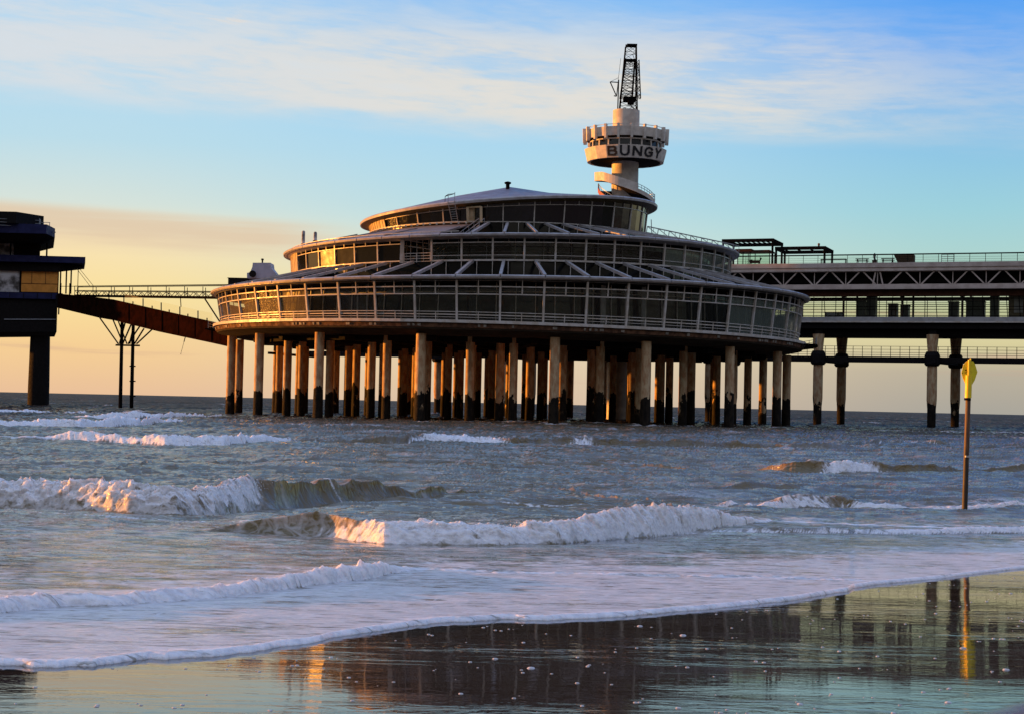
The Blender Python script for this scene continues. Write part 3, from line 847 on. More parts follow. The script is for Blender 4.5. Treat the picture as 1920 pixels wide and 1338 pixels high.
# upper railing
mb = MB()
for w in (.25, WD - .2):
    lbox(mb, T0, T1, w - .06, w + .06, 27.72, 27.92)
    for z in (27.3, 26.95, 26.65): lbox(mb, T0, T1, w - .015, w + .015, z - .015, z + .015)
    t = T0
    while t < T1: mb.bar(L(t, w, 26.5), L(t, w, 27.8), .07); t += 2.4
mb.build('upper_railing', steel, pr)
mb = MB(); mb.add([L(T0, .22, 26.55), L(T1, .22, 26.55), L(T1, .22, 27.7), L(T0, .22, 27.7)], [(0, 1, 2, 3)]); mb.build('railing_glass', pglass, pr)
# columns with collars: pairs
t1c = tpx(1534, 1.0)
for k in range(-4, 4):
    t = t1c + k * 18.2
    px_ = L(t, 1.2, 0); xx_ = 960 + FPX * px_.x / px_.y; t2 = tpx(xx_ + 44, 13.0)
    for (w, dt) in ((1.2, 0), (13.0, t2 - t)):
        p = L(t + dt, w, 0)
        if k <= -3 and w < 5 and (p - Vector((CX, CY, 0))).length < 44: continue
        CHURN.append((p.x, p.y))
        MB().lathe(p.x, p.y, [(.68, -3), (.68, 3.2), (.80, 4.6), (.80, 9.0), (.72, 12), (.98, 15.0)], 20).build('column', pile, pr, smooth=True)
        mb = MB(); mb.lathe(p.x, p.y, [(1.0, 10.0), (1.25, 10.3), (1.25, 11.7), (.95, 12.3)], 12); 
        mb.build('collar', blackc, pr)
    mb = MB(); mb.bar(L(t, .0, 11.0), L(t2 + .3, 14.5, 11.0), 1.4, 1.0); mb.bar(L(t, 1.0, 15.3), L(t2, 14.5, 15.3), 1.2, .9); mb.build('cross_beam', blackc, pr)
# service walkway below
wk = thing('service_walkway', L(0, 3, 10.5), 'dark narrow service walkway with a thin railing slung low below the pier', 'walkway')
mb = MB(); lbox(mb, T0 - 30, T1, 1.6, 4.2, 10.55, 11.45); mb.build('walkway_deck', blackc, wk)
mb = MB()
for w in (1.7,):
    for z in (13.1, 12.6, 12.1, 11.75): lbox(mb, T0 - 30, T1, w - .03, w + .03, z - .03, z + .03)
    t = T0 - 30
    while t < T1: mb.bar(L(t, w, 11.4), L(t, w, 13.1), .08); t += 1.5
mb.build('railing', steel, wk)
mb = MB()
for t in (-24, -31, -37, -45): lbox(mb, t, t + 2.6, 1.4, 4.4, 11.4, 12.3)
mb.build('pipe_boxes', wood, wk)

# things on the upper deck
def pergola(t0, t1, w0, w1, z1, label, slats):
    r = thing('pergola', L(t0, w0, 26.5), label, 'pergola', 'pergola frames on the pier roof')
    for t in (t0, t1):
        for w in (w0, w1): MB().bar(L(t, w, 26.5), L(t, w, z1 - .25), .32).build('post', steel, r)
    mb = MB()
    for w in (w0, w1): mb.bar(L(t0 - .2, w, z1), L(t1 + .2, w, z1), .3, .55)
    for t in (t0, t1): mb.bar(L(t, w0 + .16, z1), L(t, w1 - .16, z1), .3, .54)
    mb.build('beam', steel, r)
    mb = MB()
    for k in range(slats):
        t = lerp(t0 + .8, t1 - .8, k / max(1, slats - 1)); mb.bar(L(t, w0 + .16, z1 + .1), L(t, w1 - .16, z1 + .1), .1, .2)
    mb.build('roof_slats', steel, r)
    return r
pergola(tpx(1352, 1.2), tpx(1445, 1.2), 1.2, 8.5, 30.55, 'taller dark pergola frame with a flat slatted top, next to the pavilion roof', 9)
pergola(tpx(1452, 1.4), tpx(1543, 1.4), 1.4, 8.2, 29.15, 'lower dark pergola frame, standing right of the taller one', 4)
# glass kiosk under the tall pergola
ks = thing('glass_kiosk', L(tpx(1400, 4), 4, 26.5), 'small greenish glass kiosk with a dark flat roof under the taller pergola', 'kiosk')
ta, tb = tpx(1380, 4), tpx(1440, 4)
mb = MB(); lbox(mb, ta - .4, ta + 2.4, 3.6, 8, 28.95, 29.4); lbox(mb, ta + 2.4, tb, 3.8, 8, 28.95, 29.2); mb.build('roof', brownc, ks)
mb = MB()
for t in (ta, ta + .9, ta + 2.1, tb): mb.bar(L(t, 4, 26.5), L(t, 4, 28.95), .14); mb.bar(L(t, 7.8, 26.5), L(t, 7.8, 28.95), .12)
mb.build('frame', steel, ks)
gg = glass_clear('green_glass', (.72, .86, .70), .05, 0, haze=.1, hz=(.2, .3, .2))
mb = MB(); mb.add([L(ta, 4.05, 26.55), L(tb, 4.05, 26.55), L(tb, 4.05, 28.9), L(ta, 4.05, 28.9)], [(0, 1, 2, 3)]); mb.build('pane', gg, ks)
# lounge chair
lc = thing('garden_chair', L(tpx(1412, 1.0), 1.0, 26.5), 'dark slatted garden seat under the taller pergola, in front of the glass kiosk', 'seat')
tc_ = tpx(1404, 1)
mb = MB(); lbox(mb, tc_, tc_ + 1.5, .8, 1.5, 26.75, 26.95); lbox(mb, tc_, tc_ + 1.4, 1.4, 1.5, 26.95, 27.25); mb.build('seat', brownc, lc)
mb = MB(); mb.bar(L(tc_ + 1.45, 1.1, 26.9), L(tc_ + 1.8, 1.1, 27.6), .6, .08); mb.bar(L(tc_ + .05, 1.1, 26.9), L(tc_ + .0, 1.1, 27.3), .6, .08); mb.build('backrest', steel, lc)
for t in (.1, 1.4):
    for w in (.85, 1.45): MB().bar(L(tc_ + t, w, 26.5), L(tc_ + t, w, 26.76), .08).build('leg', steel, lc)
# long table
def table(x0, x1, lab, name='long_table', cat='table'):
    a, b = tpx(x0, 1.0), tpx(x1, 1.0)
    r = thing(name, L(a, 1.0, 26.5), lab, cat)
    mb = MB(); lbox(mb, a, b, .7, 1.7, 27.15, 27.25); mb.build('tabletop', steel, r)
    for t in (a + .1, b - .1):
        for w in (.78, 1.62): MB().bar(L(t, w, 26.5), L(t, w, 27.15), .1).build('leg', steel, r)
table(1536, 1584, 'long dark table with thin legs, at the right foot of the lower pergola')
def picnic(xc, lab):
    a = tpx(xc, 1.1)
    r = thing('picnic_table', L(a, 1.1, 26.5), lab, 'picnic table', 'picnic tables by the pier roof railing')
    mb = MB(); lbox(mb, a - 1.05, a + 1.05, .8, 1.5, 27.18, 27.27); mb.build('tabletop', brownc, r)
    for s_ in (-1, 1):
        mb = MB(); lbox(mb, a - 1.0, a + 1.0, 1.15 + s_ * .75 - .13, 1.15 + s_ * .75 + .13, 26.9, 26.97); mb.build('bench', brownc, r)
        mb = MB(); mb.bar(L(a + s_ * .75, .45, 26.5), L(a + s_ * .75, 1.0, 27.2), .1); mb.bar(L(a + s_ * .75, 1.85, 26.5), L(a + s_ * .75, 1.3, 27.2), .1); mb.bar(L(a + s_ * .75, .4, 26.87), L(a + s_ * .75, 1.9, 26.87), .08); mb.build('leg_frame', brownc, r)
picnic(1614, 'dark picnic table left of the seated person by the pier roof railing')
picnic(1662, 'dark picnic table between the seated person and the brown planter')
# seated person
def person(x, w):
    a = tpx(x, w); base = L(a, w, 26.5)
    pj = [(0, 0, .62), (0, .02, .85), (0, .03, 1.1), (0, .0, 1.28), (0, -.02, 1.40), (0, -.04, 1.55),
          (-.1, -.22, .62), (-.12, -.45, .58), (-.13, -.48, .12), (-.13, -.6, .05),
          (.1, -.22, .62), (.12, -.45, .58), (.13, -.48, .12), (.13, -.6, .05),
          (-.2, .0, 1.24), (-.26, -.06, .98), (-.16, -.28, .85), (-.1, -.36, .84),
          (.2, .0, 1.24), (.26, -.06, .98), (.16, -.28, .85), (.1, -.36, .84)]
    rad = [.15, .14, .16, .11, .055, .10, .09, .07, .045, .03, .09, .07, .045, .03, .06, .045, .035, .03, .06, .045, .035, .03]
    ed = [(0, 1), (1, 2), (2, 3), (3, 4), (4, 5), (0, 6), (6, 7), (7, 8), (8, 9), (0, 10), (10, 11), (11, 12), (12, 13), (3, 14), (14, 15), (15, 16), (16, 17), (3, 18), (18, 19), (19, 20), (20, 21)]
    me = bpy.data.meshes.new('person'); me.from_pydata(pj, ed, []); me.materials.append(cloth)
    o = bpy.data.objects.new('tmp', me); COL.objects.link(o)
    md = o.modifiers.new('s', 'SKIN')
    sv = me.skin_vertices[0].data
    for k, r in enumerate(rad): sv[k].radius = (r, r)
    sv[0].use_root = True
    ms = o.modifiers.new('u', 'SUBSURF'); ms.levels = 1; ms.render_levels = 1
    bpy.context.view_layer.update()
    m2 = bpy.data.meshes.new_from_object(o.evaluated_get(bpy.context.evaluated_depsgraph_get()))
    bpy.data.objects.remove(o)
    m2.materials.clear(); m2.materials.append(cloth)
    q = bpy.data.objects.new('person', m2); COL.objects.link(q); q.location = base
    tag(q, 'person in dark clothing seated on a wooden block by the pier roof railing', 'person')
    mbh = MB(); mbh.lathe(base.x, base.y - .03, [(.02, base.z + 1.66), (.1, base.z + 1.63), (.125, base.z + 1.55), (.11, base.z + 1.48)], 10); mbh.build('hair', blackc, q)
    return q
person(1637, 1.3)
sb = thing('wooden_seat_block', L(tpx(1637, 1.4), 1.4, 26.5), 'slatted wooden block under the person seated between two picnic tables', 'seat')
a = tpx(1637, 1.4)
mb = MB(); lbox(mb, a - .35, a + .35, 1.25, 1.75, 26.5, 26.98); mb.build('block', wood, sb)
mb = MB(); lbox(mb, a - .42, a + .42, 1.15, 1.8, 26.985, 27.05); mb.build('top_board', wood, sb)
# planter
a, b = tpx(1674, 1.0), tpx(1712, 1.0)
pl = thing('planter', L(a, 1.0, 26.5), 'brown slatted wooden planter with flared left side on the pier roof', 'planter')
vs = [L(a + .6, .7, 26.5), L(b, .7, 26.5), L(b, 1.9, 26.5), L(a + .6, 1.9, 26.5), L(a, .6, 27.75), L(b, .6, 27.75), L(b, 2.0, 27.75), L(a, 2.0, 27.75)]
MB().add(vs, [(3, 2, 1, 0), (0, 1, 5, 4), (1, 2, 6, 5), (2, 3, 7, 6), (3, 0, 4, 7), (4, 5, 6, 7)]).build('body', brownc, pl)
mb = MB()
for z in (26.7, 27.0, 27.3, 27.6):
    f = (z - 26.5) / 1.25; mb.bar(L(a + .62 - .6 * f, .66 - .1 * f, z), L(b, .66 - .1 * f, z), .04, .18)
mb.build('slats', wood, pl)
# pale rail gate
a, b = tpx(1763, .5), tpx(1786, .5)
gt = thing('pale_gate_frame', L(a, .5, 26.5), 'pale thin gate frame standing behind the glass railing right of the planter', 'gate')
mb = MB()
for t in (a, (a + b) / 2, b): mb.bar(L(t, .5, 26.5), L(t, .5, 27.7), .08)
mb.build('uprights', white, gt)
mb = MB()
for z in (27.7, 27.4, 27.05, 26.7): mb.bar(L(a, .5, z), L(b, .5, z), .06)
mb.build('crossbars', white, gt)
# lamp on pergola
q = L(tpx(1532, 1.4), 1.4, 29.43)
lm = thing('pergola_lamp', q, 'little dark lamp box standing on top of the lower pergola', 'lamp')
MB().box(q.x - .12, q.x + .12, q.y - .12, q.y + .12, q.z, q.z + .12).build('bracket', steel, lm)
MB().lathe(q.x, q.y, [(.18, q.z + .12), (.2, q.z + .4), (.1, q.z + .5)], 8).build('head', wood, lm)

# dark units inside the gallery
def unit(x0, x1, z1, w, m, lab, cat='kiosk', name='market_kiosk'):
    a, b = tpx(x0, w), tpx(x1, w)
    r = thing(name, L(a, w, 17.75), lab, cat, 'units inside the pier gallery')
    mb = MB(); lbox(mb, a, b, w, w + 2.2, 17.76, z1 - .12); mb.build('body', m, r)
    mb = MB(); lbox(mb, a - .1, b + .1, w - .12, w + 2.3, z1 - .117, z1); mb.build('roof', steel, r)
    mb = MB(); lbox(mb, a + (b - a) * .15, a + (b - a) * .8, w - .06, w - .003, 18.6, z1 - .6); mb.build('shutter', greyc if m is ochre else m, r)
unit(1604, 1619, 20.6, 4, greenk, 'dark green unit, leftmost tall one inside the pier gallery')
unit(1623, 1640, 21.7, 5, greenk, 'full height dark green unit near the left end of the gallery')
unit(1664, 1680, 20.5, 9, ochre, 'pale olive unit seen through the gallery panes, left of the small green cabinet')
unit(1687, 1702, 20.1, 6, greenk, 'small dark green cabinet in the middle of the gallery')
unit(1777, 1795, 20.5, 4, greenk, 'dark unit just right of the bright empty gallery bays')
unit(1810, 1845, 20.6, 5, greenk, 'widest dark unit in the gallery, right of the bright bays')
unit(1855, 1871, 21.6, 3.5, greenk, 'tall dark green unit near the right photo edge')
unit(1890, 1960, 21.6, 3, ochre, 'brown ochre unit at the far right end of the visible gallery')
unit(1545, 1574, 18.7, 3, ochre, 'low ochre counter at the left end of the gallery', 'counter', 'counter')

# ------------------------------------------------------------------ left island building
ID = 290.0
isl = thing('island_building', (-100, ID, 0), 'dark stepped pier head building on one thick column at the left photo edge', 'pier building')
def X(x, d=ID): return at(x, 735, d).x
def Z(y, d=ID, x=60): return at(x, y, d).z
back = 318
mb = MB(); mb.prism([(-128, ID), (X(112), ID), (X(110, back), back), (-128, back)], Z(560), Z(549)); mb.build('deck_band', bluec, isl)
mb = MB(); mb.prism([(-128, ID + .6), (X(101), ID + .6), (X(99, back - 1), back - 1), (-128, back - 1)], lambda x, y: Z(621) if x > -93 else Z(634), Z(560) - .003); mb.build('haunch_block', blackc, isl)
mb = MB(); cxx = X(60); mb.lathe(cxx, ID + 4, [(1.95, -3), (1.9, 4), (1.75, Z(628))], 20); mb.build('column', blackc, isl, smooth=True)
mb = MB(); mb.lathe(cxx - 18, ID + 22, [(1.95, -3), (1.9, 4), (1.75, Z(628))], 20); mb.build('column', blackc, isl, smooth=True)
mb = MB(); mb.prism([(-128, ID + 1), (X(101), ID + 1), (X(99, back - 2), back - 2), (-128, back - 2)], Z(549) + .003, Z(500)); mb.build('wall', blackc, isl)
mb = MB(); mb.box(-128, X(27), ID + .8, ID + .997, Z(548), Z(497)); mb.build('wall_panel', whitep, isl)
mb = MB(); mb.box(X(31), X(99), ID + .85, ID + .997, Z(547), Z(507)); sh = mb.build('shutter', oranges, isl)
mb = MB(); mb.box(X(31), X(99), ID + .8, ID + .847, Z(532), Z(531)); mb.box(X(31), X(99), ID + .8, ID + .847, Z(508.5), Z(507)); mb.build('shutter_rail', brownc, sh)
vs = [(-128, ID - 3, Z(494)), (X(154), ID - .5, Z(494, x=154)), (X(151, ID + 14), ID + 14, Z(494, x=154)), (-128, ID + 14, Z(494)),
      (-128, ID - 3, Z(479)), (X(154), ID - .5, Z(482.5, x=154)), (X(151, ID + 14), ID + 14, Z(482.5, x=154)), (-128, ID + 14, Z(479))]
mb = MB(); mb.add(vs, [(3, 2, 1, 0), (4, 5, 6, 7), (0, 1, 5, 4), (1, 2, 6, 5), (2, 3, 7, 6), (3, 0, 4, 7)]); mb.build('canopy_slab', bluec, isl)
mb = MB(); mb.prism([(-128, ID + .2), (X(104), ID + .2), (X(148, ID + 5), ID + 5), (X(146, ID + 12), ID + 12), (-128, ID + 12)], lambda x, y: Z(509) if x < X(110) else Z(496, x=150), Z(494) - .003); mb.build('canopy_haunch', blackc, isl)
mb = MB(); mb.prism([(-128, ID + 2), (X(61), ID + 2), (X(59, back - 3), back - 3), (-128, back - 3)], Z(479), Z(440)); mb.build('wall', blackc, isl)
mb = MB(); mb.box(-128, X(4), ID + 1.7, ID + 1.98, Z(478), Z(441)); mb.box(X(8), X(11), ID + 1.5, ID + 1.98, Z(478), Z(441)); mb.build('wall_panel', whitep, isl)
mb = MB(); mb.bar((X(70.5), ID + 3, Z(481)), (X(70.5), ID + 3, Z(452)), .25); mb.bar((X(28), ID + 1, Z(442)), (X(60), ID + 1, Z(479)), .22); mb.bar((X(26), ID + 1.2, Z(458)), (X(43), ID + 1.2, Z(479)), .2); mb.build('struts', steel, isl)
pts = [(-128, 283), (X(78, 284), 284), (X(94, 291), 291), (X(92, 312), 312), (-128, 312)]
mb = MB(); mb.prism(pts, Z(444), Z(427)); 
mb.build('ring_slab', bluec, isl)
pts2 = [(-128, 286), (X(50), 286), (X(64), 292), (X(60, 309), 309), (-128, 309)]
vs = [(x, y, Z(444) - .003) for x, y in pts] + [(x, y, Z(456)) for x, y in pts2]
mb = MB(); n = 5; mb.add(vs, [tuple(range(n)), tuple(range(n, 2 * n))[::-1]] + [(n + k, n + (k + 1) % n, (k + 1) % n, k) for k in range(n)]); mb.build('ring_haunch', blackc, isl)
pts = [(-128, 282), (X(20, 283), 283), (X(69), 291), (X(67, 308), 308), (-128, 308)]
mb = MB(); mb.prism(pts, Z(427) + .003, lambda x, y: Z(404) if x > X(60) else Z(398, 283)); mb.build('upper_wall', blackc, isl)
mb = MB()
for f in (0, .5, 1):
    a = Vector((X(-20, 281), 280.5, 0)).lerp(Vector((X(66), 289.4, 0)), f); mb.bar((a.x, a.y, Z(426, 285)), (a.x, a.y, Z(404, 285)), .12)
for y in (424, 418, 412): mb.bar((X(-20, 281), 280.5, Z(y, 281)), (X(66), 289.4, Z(y + 1, 289)), .07)
for x in (69, 75, 86.5): mb.bar((X(x), ID - 1, Z(430)), (X(x), ID - 1, Z(412 if x < 72 else 418)), .1)
mb.bar((X(69), ID - 1, Z(418)), (X(87), ID - 1, Z(418)), .1); mb.bar((X(69), ID - 1, Z(424)), (X(87), ID - 1, Z(424)), .07)
mb.bar((X(92), ID - 1, Z(436)), (X(98), ID - 1, Z(436)), .2)
mb.build('roof_railing', rail, isl)
mb = MB()
for x in (104, 115, 124, 137): mb.bar((X(x), ID + 1, Z(549)), (X(x), ID + 1, Z(498)), .22 if x < 130 else .1)
for x in (108, 125, 140): mb.bar((X(x), ID, Z(552)), (X(x), ID, Z(530 if x != 140 else 537)), .2)
mb.bar((X(108), ID, Z(536)), (X(150), ID, Z(537, x=150)), .1)
mb.bar((X(138), ID + 1, Z(500)), (X(167), ID + 1, Z(536, x=160)), .07); mb.bar((X(136), ID + 1, Z(504)), (X(160), ID + 1, Z(536, x=160)), .07)
mb.bar((X(105.5), ID, Z(576)), (X(105.5), ID, Z(589)), .2)
mb.build('porch_posts', steel, isl)
for x in (12, 38, 64, 90): MB().box(X(x), X(x + 1.2), ID - .04, ID - .003, Z(559), Z(550)).build('joint', blackc, isl)
MB().tube((X(2), ID + .5, Z(600)), (X(99), ID + .5, Z(598)), .09).build('pipe_run', rail, isl)
MB().box(X(44), X(48), ID + .3, ID + .84, Z(503), Z(500)).build('wall_lamp', greyc, isl)
for x in (50, 76): MB().box(X(x), X(x + .8), ID + .8, ID + .84, Z(531), Z(509)).build('shutter_joint', brownc, sh)
mb = MB(); mb.prism([(X(100), ID - .3), (X(146), ID - .3), (X(146), ID + 8), (X(100), ID + 8)], Z(576), Z(552)); mb.build('ramp_head', blackc, isl)

# footbridge
fb = thing('footbridge', at(250, 552, 280), 'level thin lattice footbridge from the pier head building to the pavilion roof', 'footbridge')
def fbp(f, y, w=0): 
    a = at(lerp(140, 432, f), y + 4 * f + (0 if y > 540 else -3 * f), lerp(289, 246, f)); return a + Vector((0, w, 0))
for w in (0, 2.2):
    mb = MB(); mb.bar(fbp(0, 554, w), fbp(1, 554, w), .22, .28); mb.bar(fbp(0, 545, w), fbp(1, 543, w), .12); mb.bar(fbp(0, 537, w), fbp(1, 533, w), .13)
    mb.build('chords', steel, fb)
    mb = MB(); N = 34
    for k in range(N):
        a, b = k / N, (k + 1) / N
        if k % 2: mb.bar(fbp(a, 554, w), fbp(b, 545, w), .07)
        else: mb.bar(fbp(a, 545, w), fbp(b, 554, w), .07)
        if k % 4 == 0: mb.bar(fbp(a, 554, w), fbp(a, 537, w), .1)
    mb.build('lattice', steel, fb)
mb = MB(); mb.add([fbp(0, 554.5), fbp(1, 554.5), fbp(1, 554.5, 2.2), fbp(0, 554.5, 2.2)], [(0, 1, 2, 3)]); mb.build('walking_deck', steel, fb)

# ramp
rp = thing('sloping_ramp', at(250, 600, 270), 'rust brown enclosed ramp sloping down from the pier head building to the pavilion', 'ramp')
def rpt(x, y, w=0):
    f = (x - 110) / 320; return at(x, y, lerp(288, 246, f)) + Vector((0, w, 0))
top = [(108, 551), (180, 558), (212, 562), (300, 582), (400, 604), (436, 612)]
bot = [(108, 577), (187, 596), (212, 600), (300, 622), (400, 643), (436, 651)]
vs = []
for w in (0, 4.5): vs += [rpt(x, y, w) for x, y in top] + [rpt(x, y, w) for x, y in bot]
fs = []; n = 6
for k in range(5):
    fs += [(n + k, n + k + 1, k + 1, k), (12 + k, 12 + k + 1, 18 + k + 1, 18 + k), (k, k + 1, 12 + k + 1, 12 + k), (n + k + 1, n + k, 18 + k, 18 + k + 1)]
fs += [(0, 12, 18, 6), (5, 11, 23, 17)]
mb = MB(); mb.add(vs, fs); mb.build('girder', rust, rp)
mb = MB()
for k in range(9):
    x = 150 + k * 31; ty = np.interp(x, [p[0] for p in top], [p[1] for p in top]); by = np.interp(x, [p[0] for p in bot], [p[1] for p in bot])
    mb.bar(rpt(x, ty + 1, -.06), rpt(x, by - 1, -.06), .35, .1)
for (L_, o) in ((top, 1), (bot, -1)):
    for (a, b) in zip(L_, L_[1:]): mb.bar(rpt(a[0], a[1] + o, -.07), rpt(b[0], b[1] + o, -.07), .12, .25)
mb.build('stiffeners', rust, rp)
mb = MB()
for x in (204, 232, 249, 268, 285, 302, 317, 337, 352, 371, 388):
    ty = np.interp(x, [p[0] for p in top], [p[1] for p in top]); mb.bar(rpt(x, ty, .1), rpt(x, ty - (15 if x in (232, 268, 302, 337, 371, 204) else 5), .1), .16)
mb.build('balustrade_posts', steel, rp)
mb = MB()
for (x0, x1) in ((234, 266), (270, 300), (304, 335), (339, 369), (373, 398)):
    t0, t1 = [np.interp(x, [p[0] for p in top], [p[1] for p in top]) for x in (x0, x1)]
    q = [rpt(x0, t0, .1), rpt(x1, t1, .1), rpt(x1, t1 - 16, .1), rpt(x0, t0 - 16, .1)]; mb.add(q, [(0, 1, 2, 3)])
mb.build('balustrade_glass', pglass, rp)
mb = MB(); mb.bar(rpt(336, 558, 1), rpt(337, 575, 1), .12); mb.bar(rpt(382, 560, 1), rpt(412, 606, 1), .16); mb.build('hangers', steel, rp)
# trestle
mb = MB()
for x, xt in ((226, 229), (247, 250)):
    b = at(x, 768, 282); t = at(xt, 604, 280); b.z = -2; b = Vector((t.x, t.y + .5, -2)) 
    leg = MB(); leg.tube(b, t, .34, .28, 10); leg.build('trestle_leg', steel, rp)
c1, c2 = at(227, 647, 280), at(248, 648, 280)
for a, b in (((187, 596), (222, 645)), ((212, 600), (231, 645)), ((236, 600), (224, 645)), ((262, 612), (240, 645)), ((252, 606), (243, 645)), ((270, 616), (252, 645)), ((285, 618), (256, 645)), ((222, 603), (238, 645)), ((247, 606), (230, 645))):
    mb.bar(at(a[0], a[1], 280), at(b[0], b[1], 280.2), .22)
mb.bar(at(217, 647, 280), at(262, 648, 280), .35, .3)
for y in (686, 714, 742): mb.bar(at(243, y, 279.8), at(254, y, 279.8), .22)
mb.build('trestle_braces', steel, rp)
hg = MB(); a, b, c = at(348, 630, 255), at(345, 641, 255), at(339, 663, 255)
hr = thing('hanging_rope', a, 'thin frayed rope dangling below the middle of the sloping ramp', 'rope')
MB().tube(a, b, .07, .09, 6).build('hook', steel, hr)
MB().tube(b, c, .035, .03, 5).tube(c, c - Vector((0, 0, .15)), .06, .02, 5).build('rope', steel, hr)

# ------------------------------------------------------------------ yellow marker
gx, gy = ground(1808, 962)
mk = thing('beach_marker', (gx, gy, 0), 'leaning wooden beach marker pole with a yellow board in the surf on the right', 'marker post')
CHURN.append((gx, gy))
def mkp(x, y, w=0): return at(x, y, gy) + Vector((0, w, 0))
b = mkp(1806, 1040); m1 = mkp(1815.5, 742); 
MB().tube(b, m1, .074, .064, 14).build('pole', polem, mk, smooth=True)
MB().tube(mkp(1815.3, 745), mkp(1816.5, 703), .082, .082, 16).build('sleeve', yelsl, mk, smooth=True)
MB().tube(mkp(1816.4, 703.2), mkp(1817.3, 674), .03, .03, 10).build('top_pole', yelsl, mk)
px = [(1814, 676.3), (1826, 676.5), (1830, 683), (1834, 697), (1829, 712), (1823, 722), (1822, 728), (1812, 728), (1811, 718), (1807, 709), (1804, 698), (1808, 683)]
fr_ = [mkp(x, y, .06) for x, y in px]; bk_ = [q + Vector((0, .02, 0)) for q in fr_]; n = len(px)
bd = MB().add(fr_ + bk_, [tuple(range(n))[::-1], tuple(range(n, 2 * n))] + [(k, (k + 1) % n, n + (k + 1) % n, n + k) for k in range(n)]).build('board', yellow, mk)
mb = MB()
for (x, y, w, h) in ((1817, 686, 1.6, 1.4), (1812, 693, 2, 1.2), (1815, 696, 1.4, 2.0), (1811, 698, 1.2, 1), (1805.5, 699, .8, 1.2), (1818, 689, .8, 1.5)):
    mb.add([mkp(x + w * math.cos(t * PI / 3), y + h * math.sin(t * PI / 3), .055) for t in range(6)], [tuple(range(6))])
mb.build('rust_spots', rust, bd)
MB().tube(mkp(1820, 678, .03), mkp(1820.5, 671, .03), .02).build('spike', yelsl, mk)
MB().bar(mkp(1808, 854.5, -.1), mkp(1822, 855.5, -.02), .04, .04).build('cleat', white, mk)
mb = MB(); mb.tube(mkp(1813.9, 750), mkp(1814.3, 746), .085, .085, 14); mb.build('collar', steel, mk)

# ------------------------------------------------------------------ sea
rng = np.random.RandomState(5)
PERM = rng.permutation(4096)
GA = rng.rand(4096) * 2 * PI
GX, GY = np.cos(GA).astype(np.float32), np.sin(GA).astype(np.float32)
def pn(x, y, seed=0):
    x = x + seed * 17.13; y = y - seed * 9.71
    xi = np.floor(x).astype(np.int64); yi = np.floor(y).astype(np.int64)
    fx = (x - xi).astype(np.float32); fy = (y - yi).astype(np.float32)
    def g(i, j, dx, dy):
        h = PERM[(PERM[(xi + i + seed * 31) & 4095] + yi + j) & 4095]
        return GX[h] * dx + GY[h] * dy
    ux = fx * fx * fx * (fx * (fx * 6 - 15) + 10); uy = fy * fy * fy * (fy * (fy * 6 - 15) + 10)
    a = g(0, 0, fx, fy); b = g(1, 0, fx - 1, fy); c = g(0, 1, fx, fy - 1); d = g(1, 1, fx - 1, fy - 1)
    return (a + (b - a) * ux + (c + (d - c) * ux - a - (b - a) * ux) * uy) * 1.5
def fbm(x, y, o=4, seed=0, g=.5):
    s = 0; a = 1; 
    for k in range(o):
        s = s + a * pn(x, y, seed + k); x = x * 2.03; y = y * 2.03; a *= g
    return s
def ss(a, b, x):
    t = np.clip((x - a) / (b - a), 0, 1); return t * t * (3 - 2 * t)

shore_px = [(-700, 1275), (-300, 1258), (0, 1250), (120, 1248), (250, 1240), (380, 1230), (470, 1222), (560, 1208), (650, 1192), (720, 1180), (850, 1166), (930, 1161), (1020, 1161), (1100, 1158), (1200, 1153), (1300, 1143), (1400, 1134), (1480, 1124), (1550, 1113), (1590, 1108), (1600, 1101), (1640, 1096), (1720, 1088), (1800, 1078), (1920, 1066), (2300, 1040)]
sp = np.array([ground(*p) for p in shore_px]); su = sp[:, 0] / sp[:, 1]; sy = sp[:, 1]
NC = 1080
u = np.linspace(-.36, .36, NC)
wing = .36 + np.geomspace(.002, 2.6, 60)
u = np.concatenate([-wing[::-1], u, wing])
ys = np.interp(u, su, sy)
ys = ys + .10 * fbm(u * 22, u * 0, 3, 3) + .035 * fbm(u * 110, u * 0, 3, 5)
edge = np.array([0, .004, .015, .035, .06, .09, .13, .18])
Ye = ys[None, :] + edge[:, None]
WAVES = []
def wave(pts, front=1.5, backl=5.0, hang=0.0, trail=3.0, dens=0):
    q = [ground(p[0], p[1]) for p in pts]
    WAVES.append((np.array([a / b for a, b in q]), np.array([b for a, b in q]), np.array([p[2] for p in pts]), np.array([p[3] for p in pts]), front, backl, hang, trail, dens))
wave([(-700, 940, .3, 1), (-200, 950, .6, 1), (0, 955, .66, 1), (100, 958, .66, 1), (250, 966, .70, 1), (330, 968, .72, 1), (400, 966, .74, 1), (430, 963, .74, .95), (460, 960, .88, .65), (485, 958, .94, .35), (515, 957, .95, .0), (560, 953, .90, 0), (700, 948, .60, 0), (820, 944, .30, 0), (960, 940, 0, 0)], 1.3, 4.5, .35, dens=4)
wave([(380, 1003, 0, 0), (430, 1003, .16, 0), (540, 1006, .42, 0), (590, 1008, .50, .12), (630, 1011, .50, .3), (670, 1015, .46, .48), (720, 1019, .42, .7), (790, 1021, .40, .95), (900, 1022, .40, 1), (1060, 1018, .46, 1), (1100, 1015, .56, .85), (1150, 1011, .66, .66), (1220, 1006, .72, .72), (1290, 1000, .62, .9), (1340, 995, .40, 1), (1380, 991, .26, 1), (1450, 986, 0, .8)], 1.2, 3.6, .06, dens=3.5)
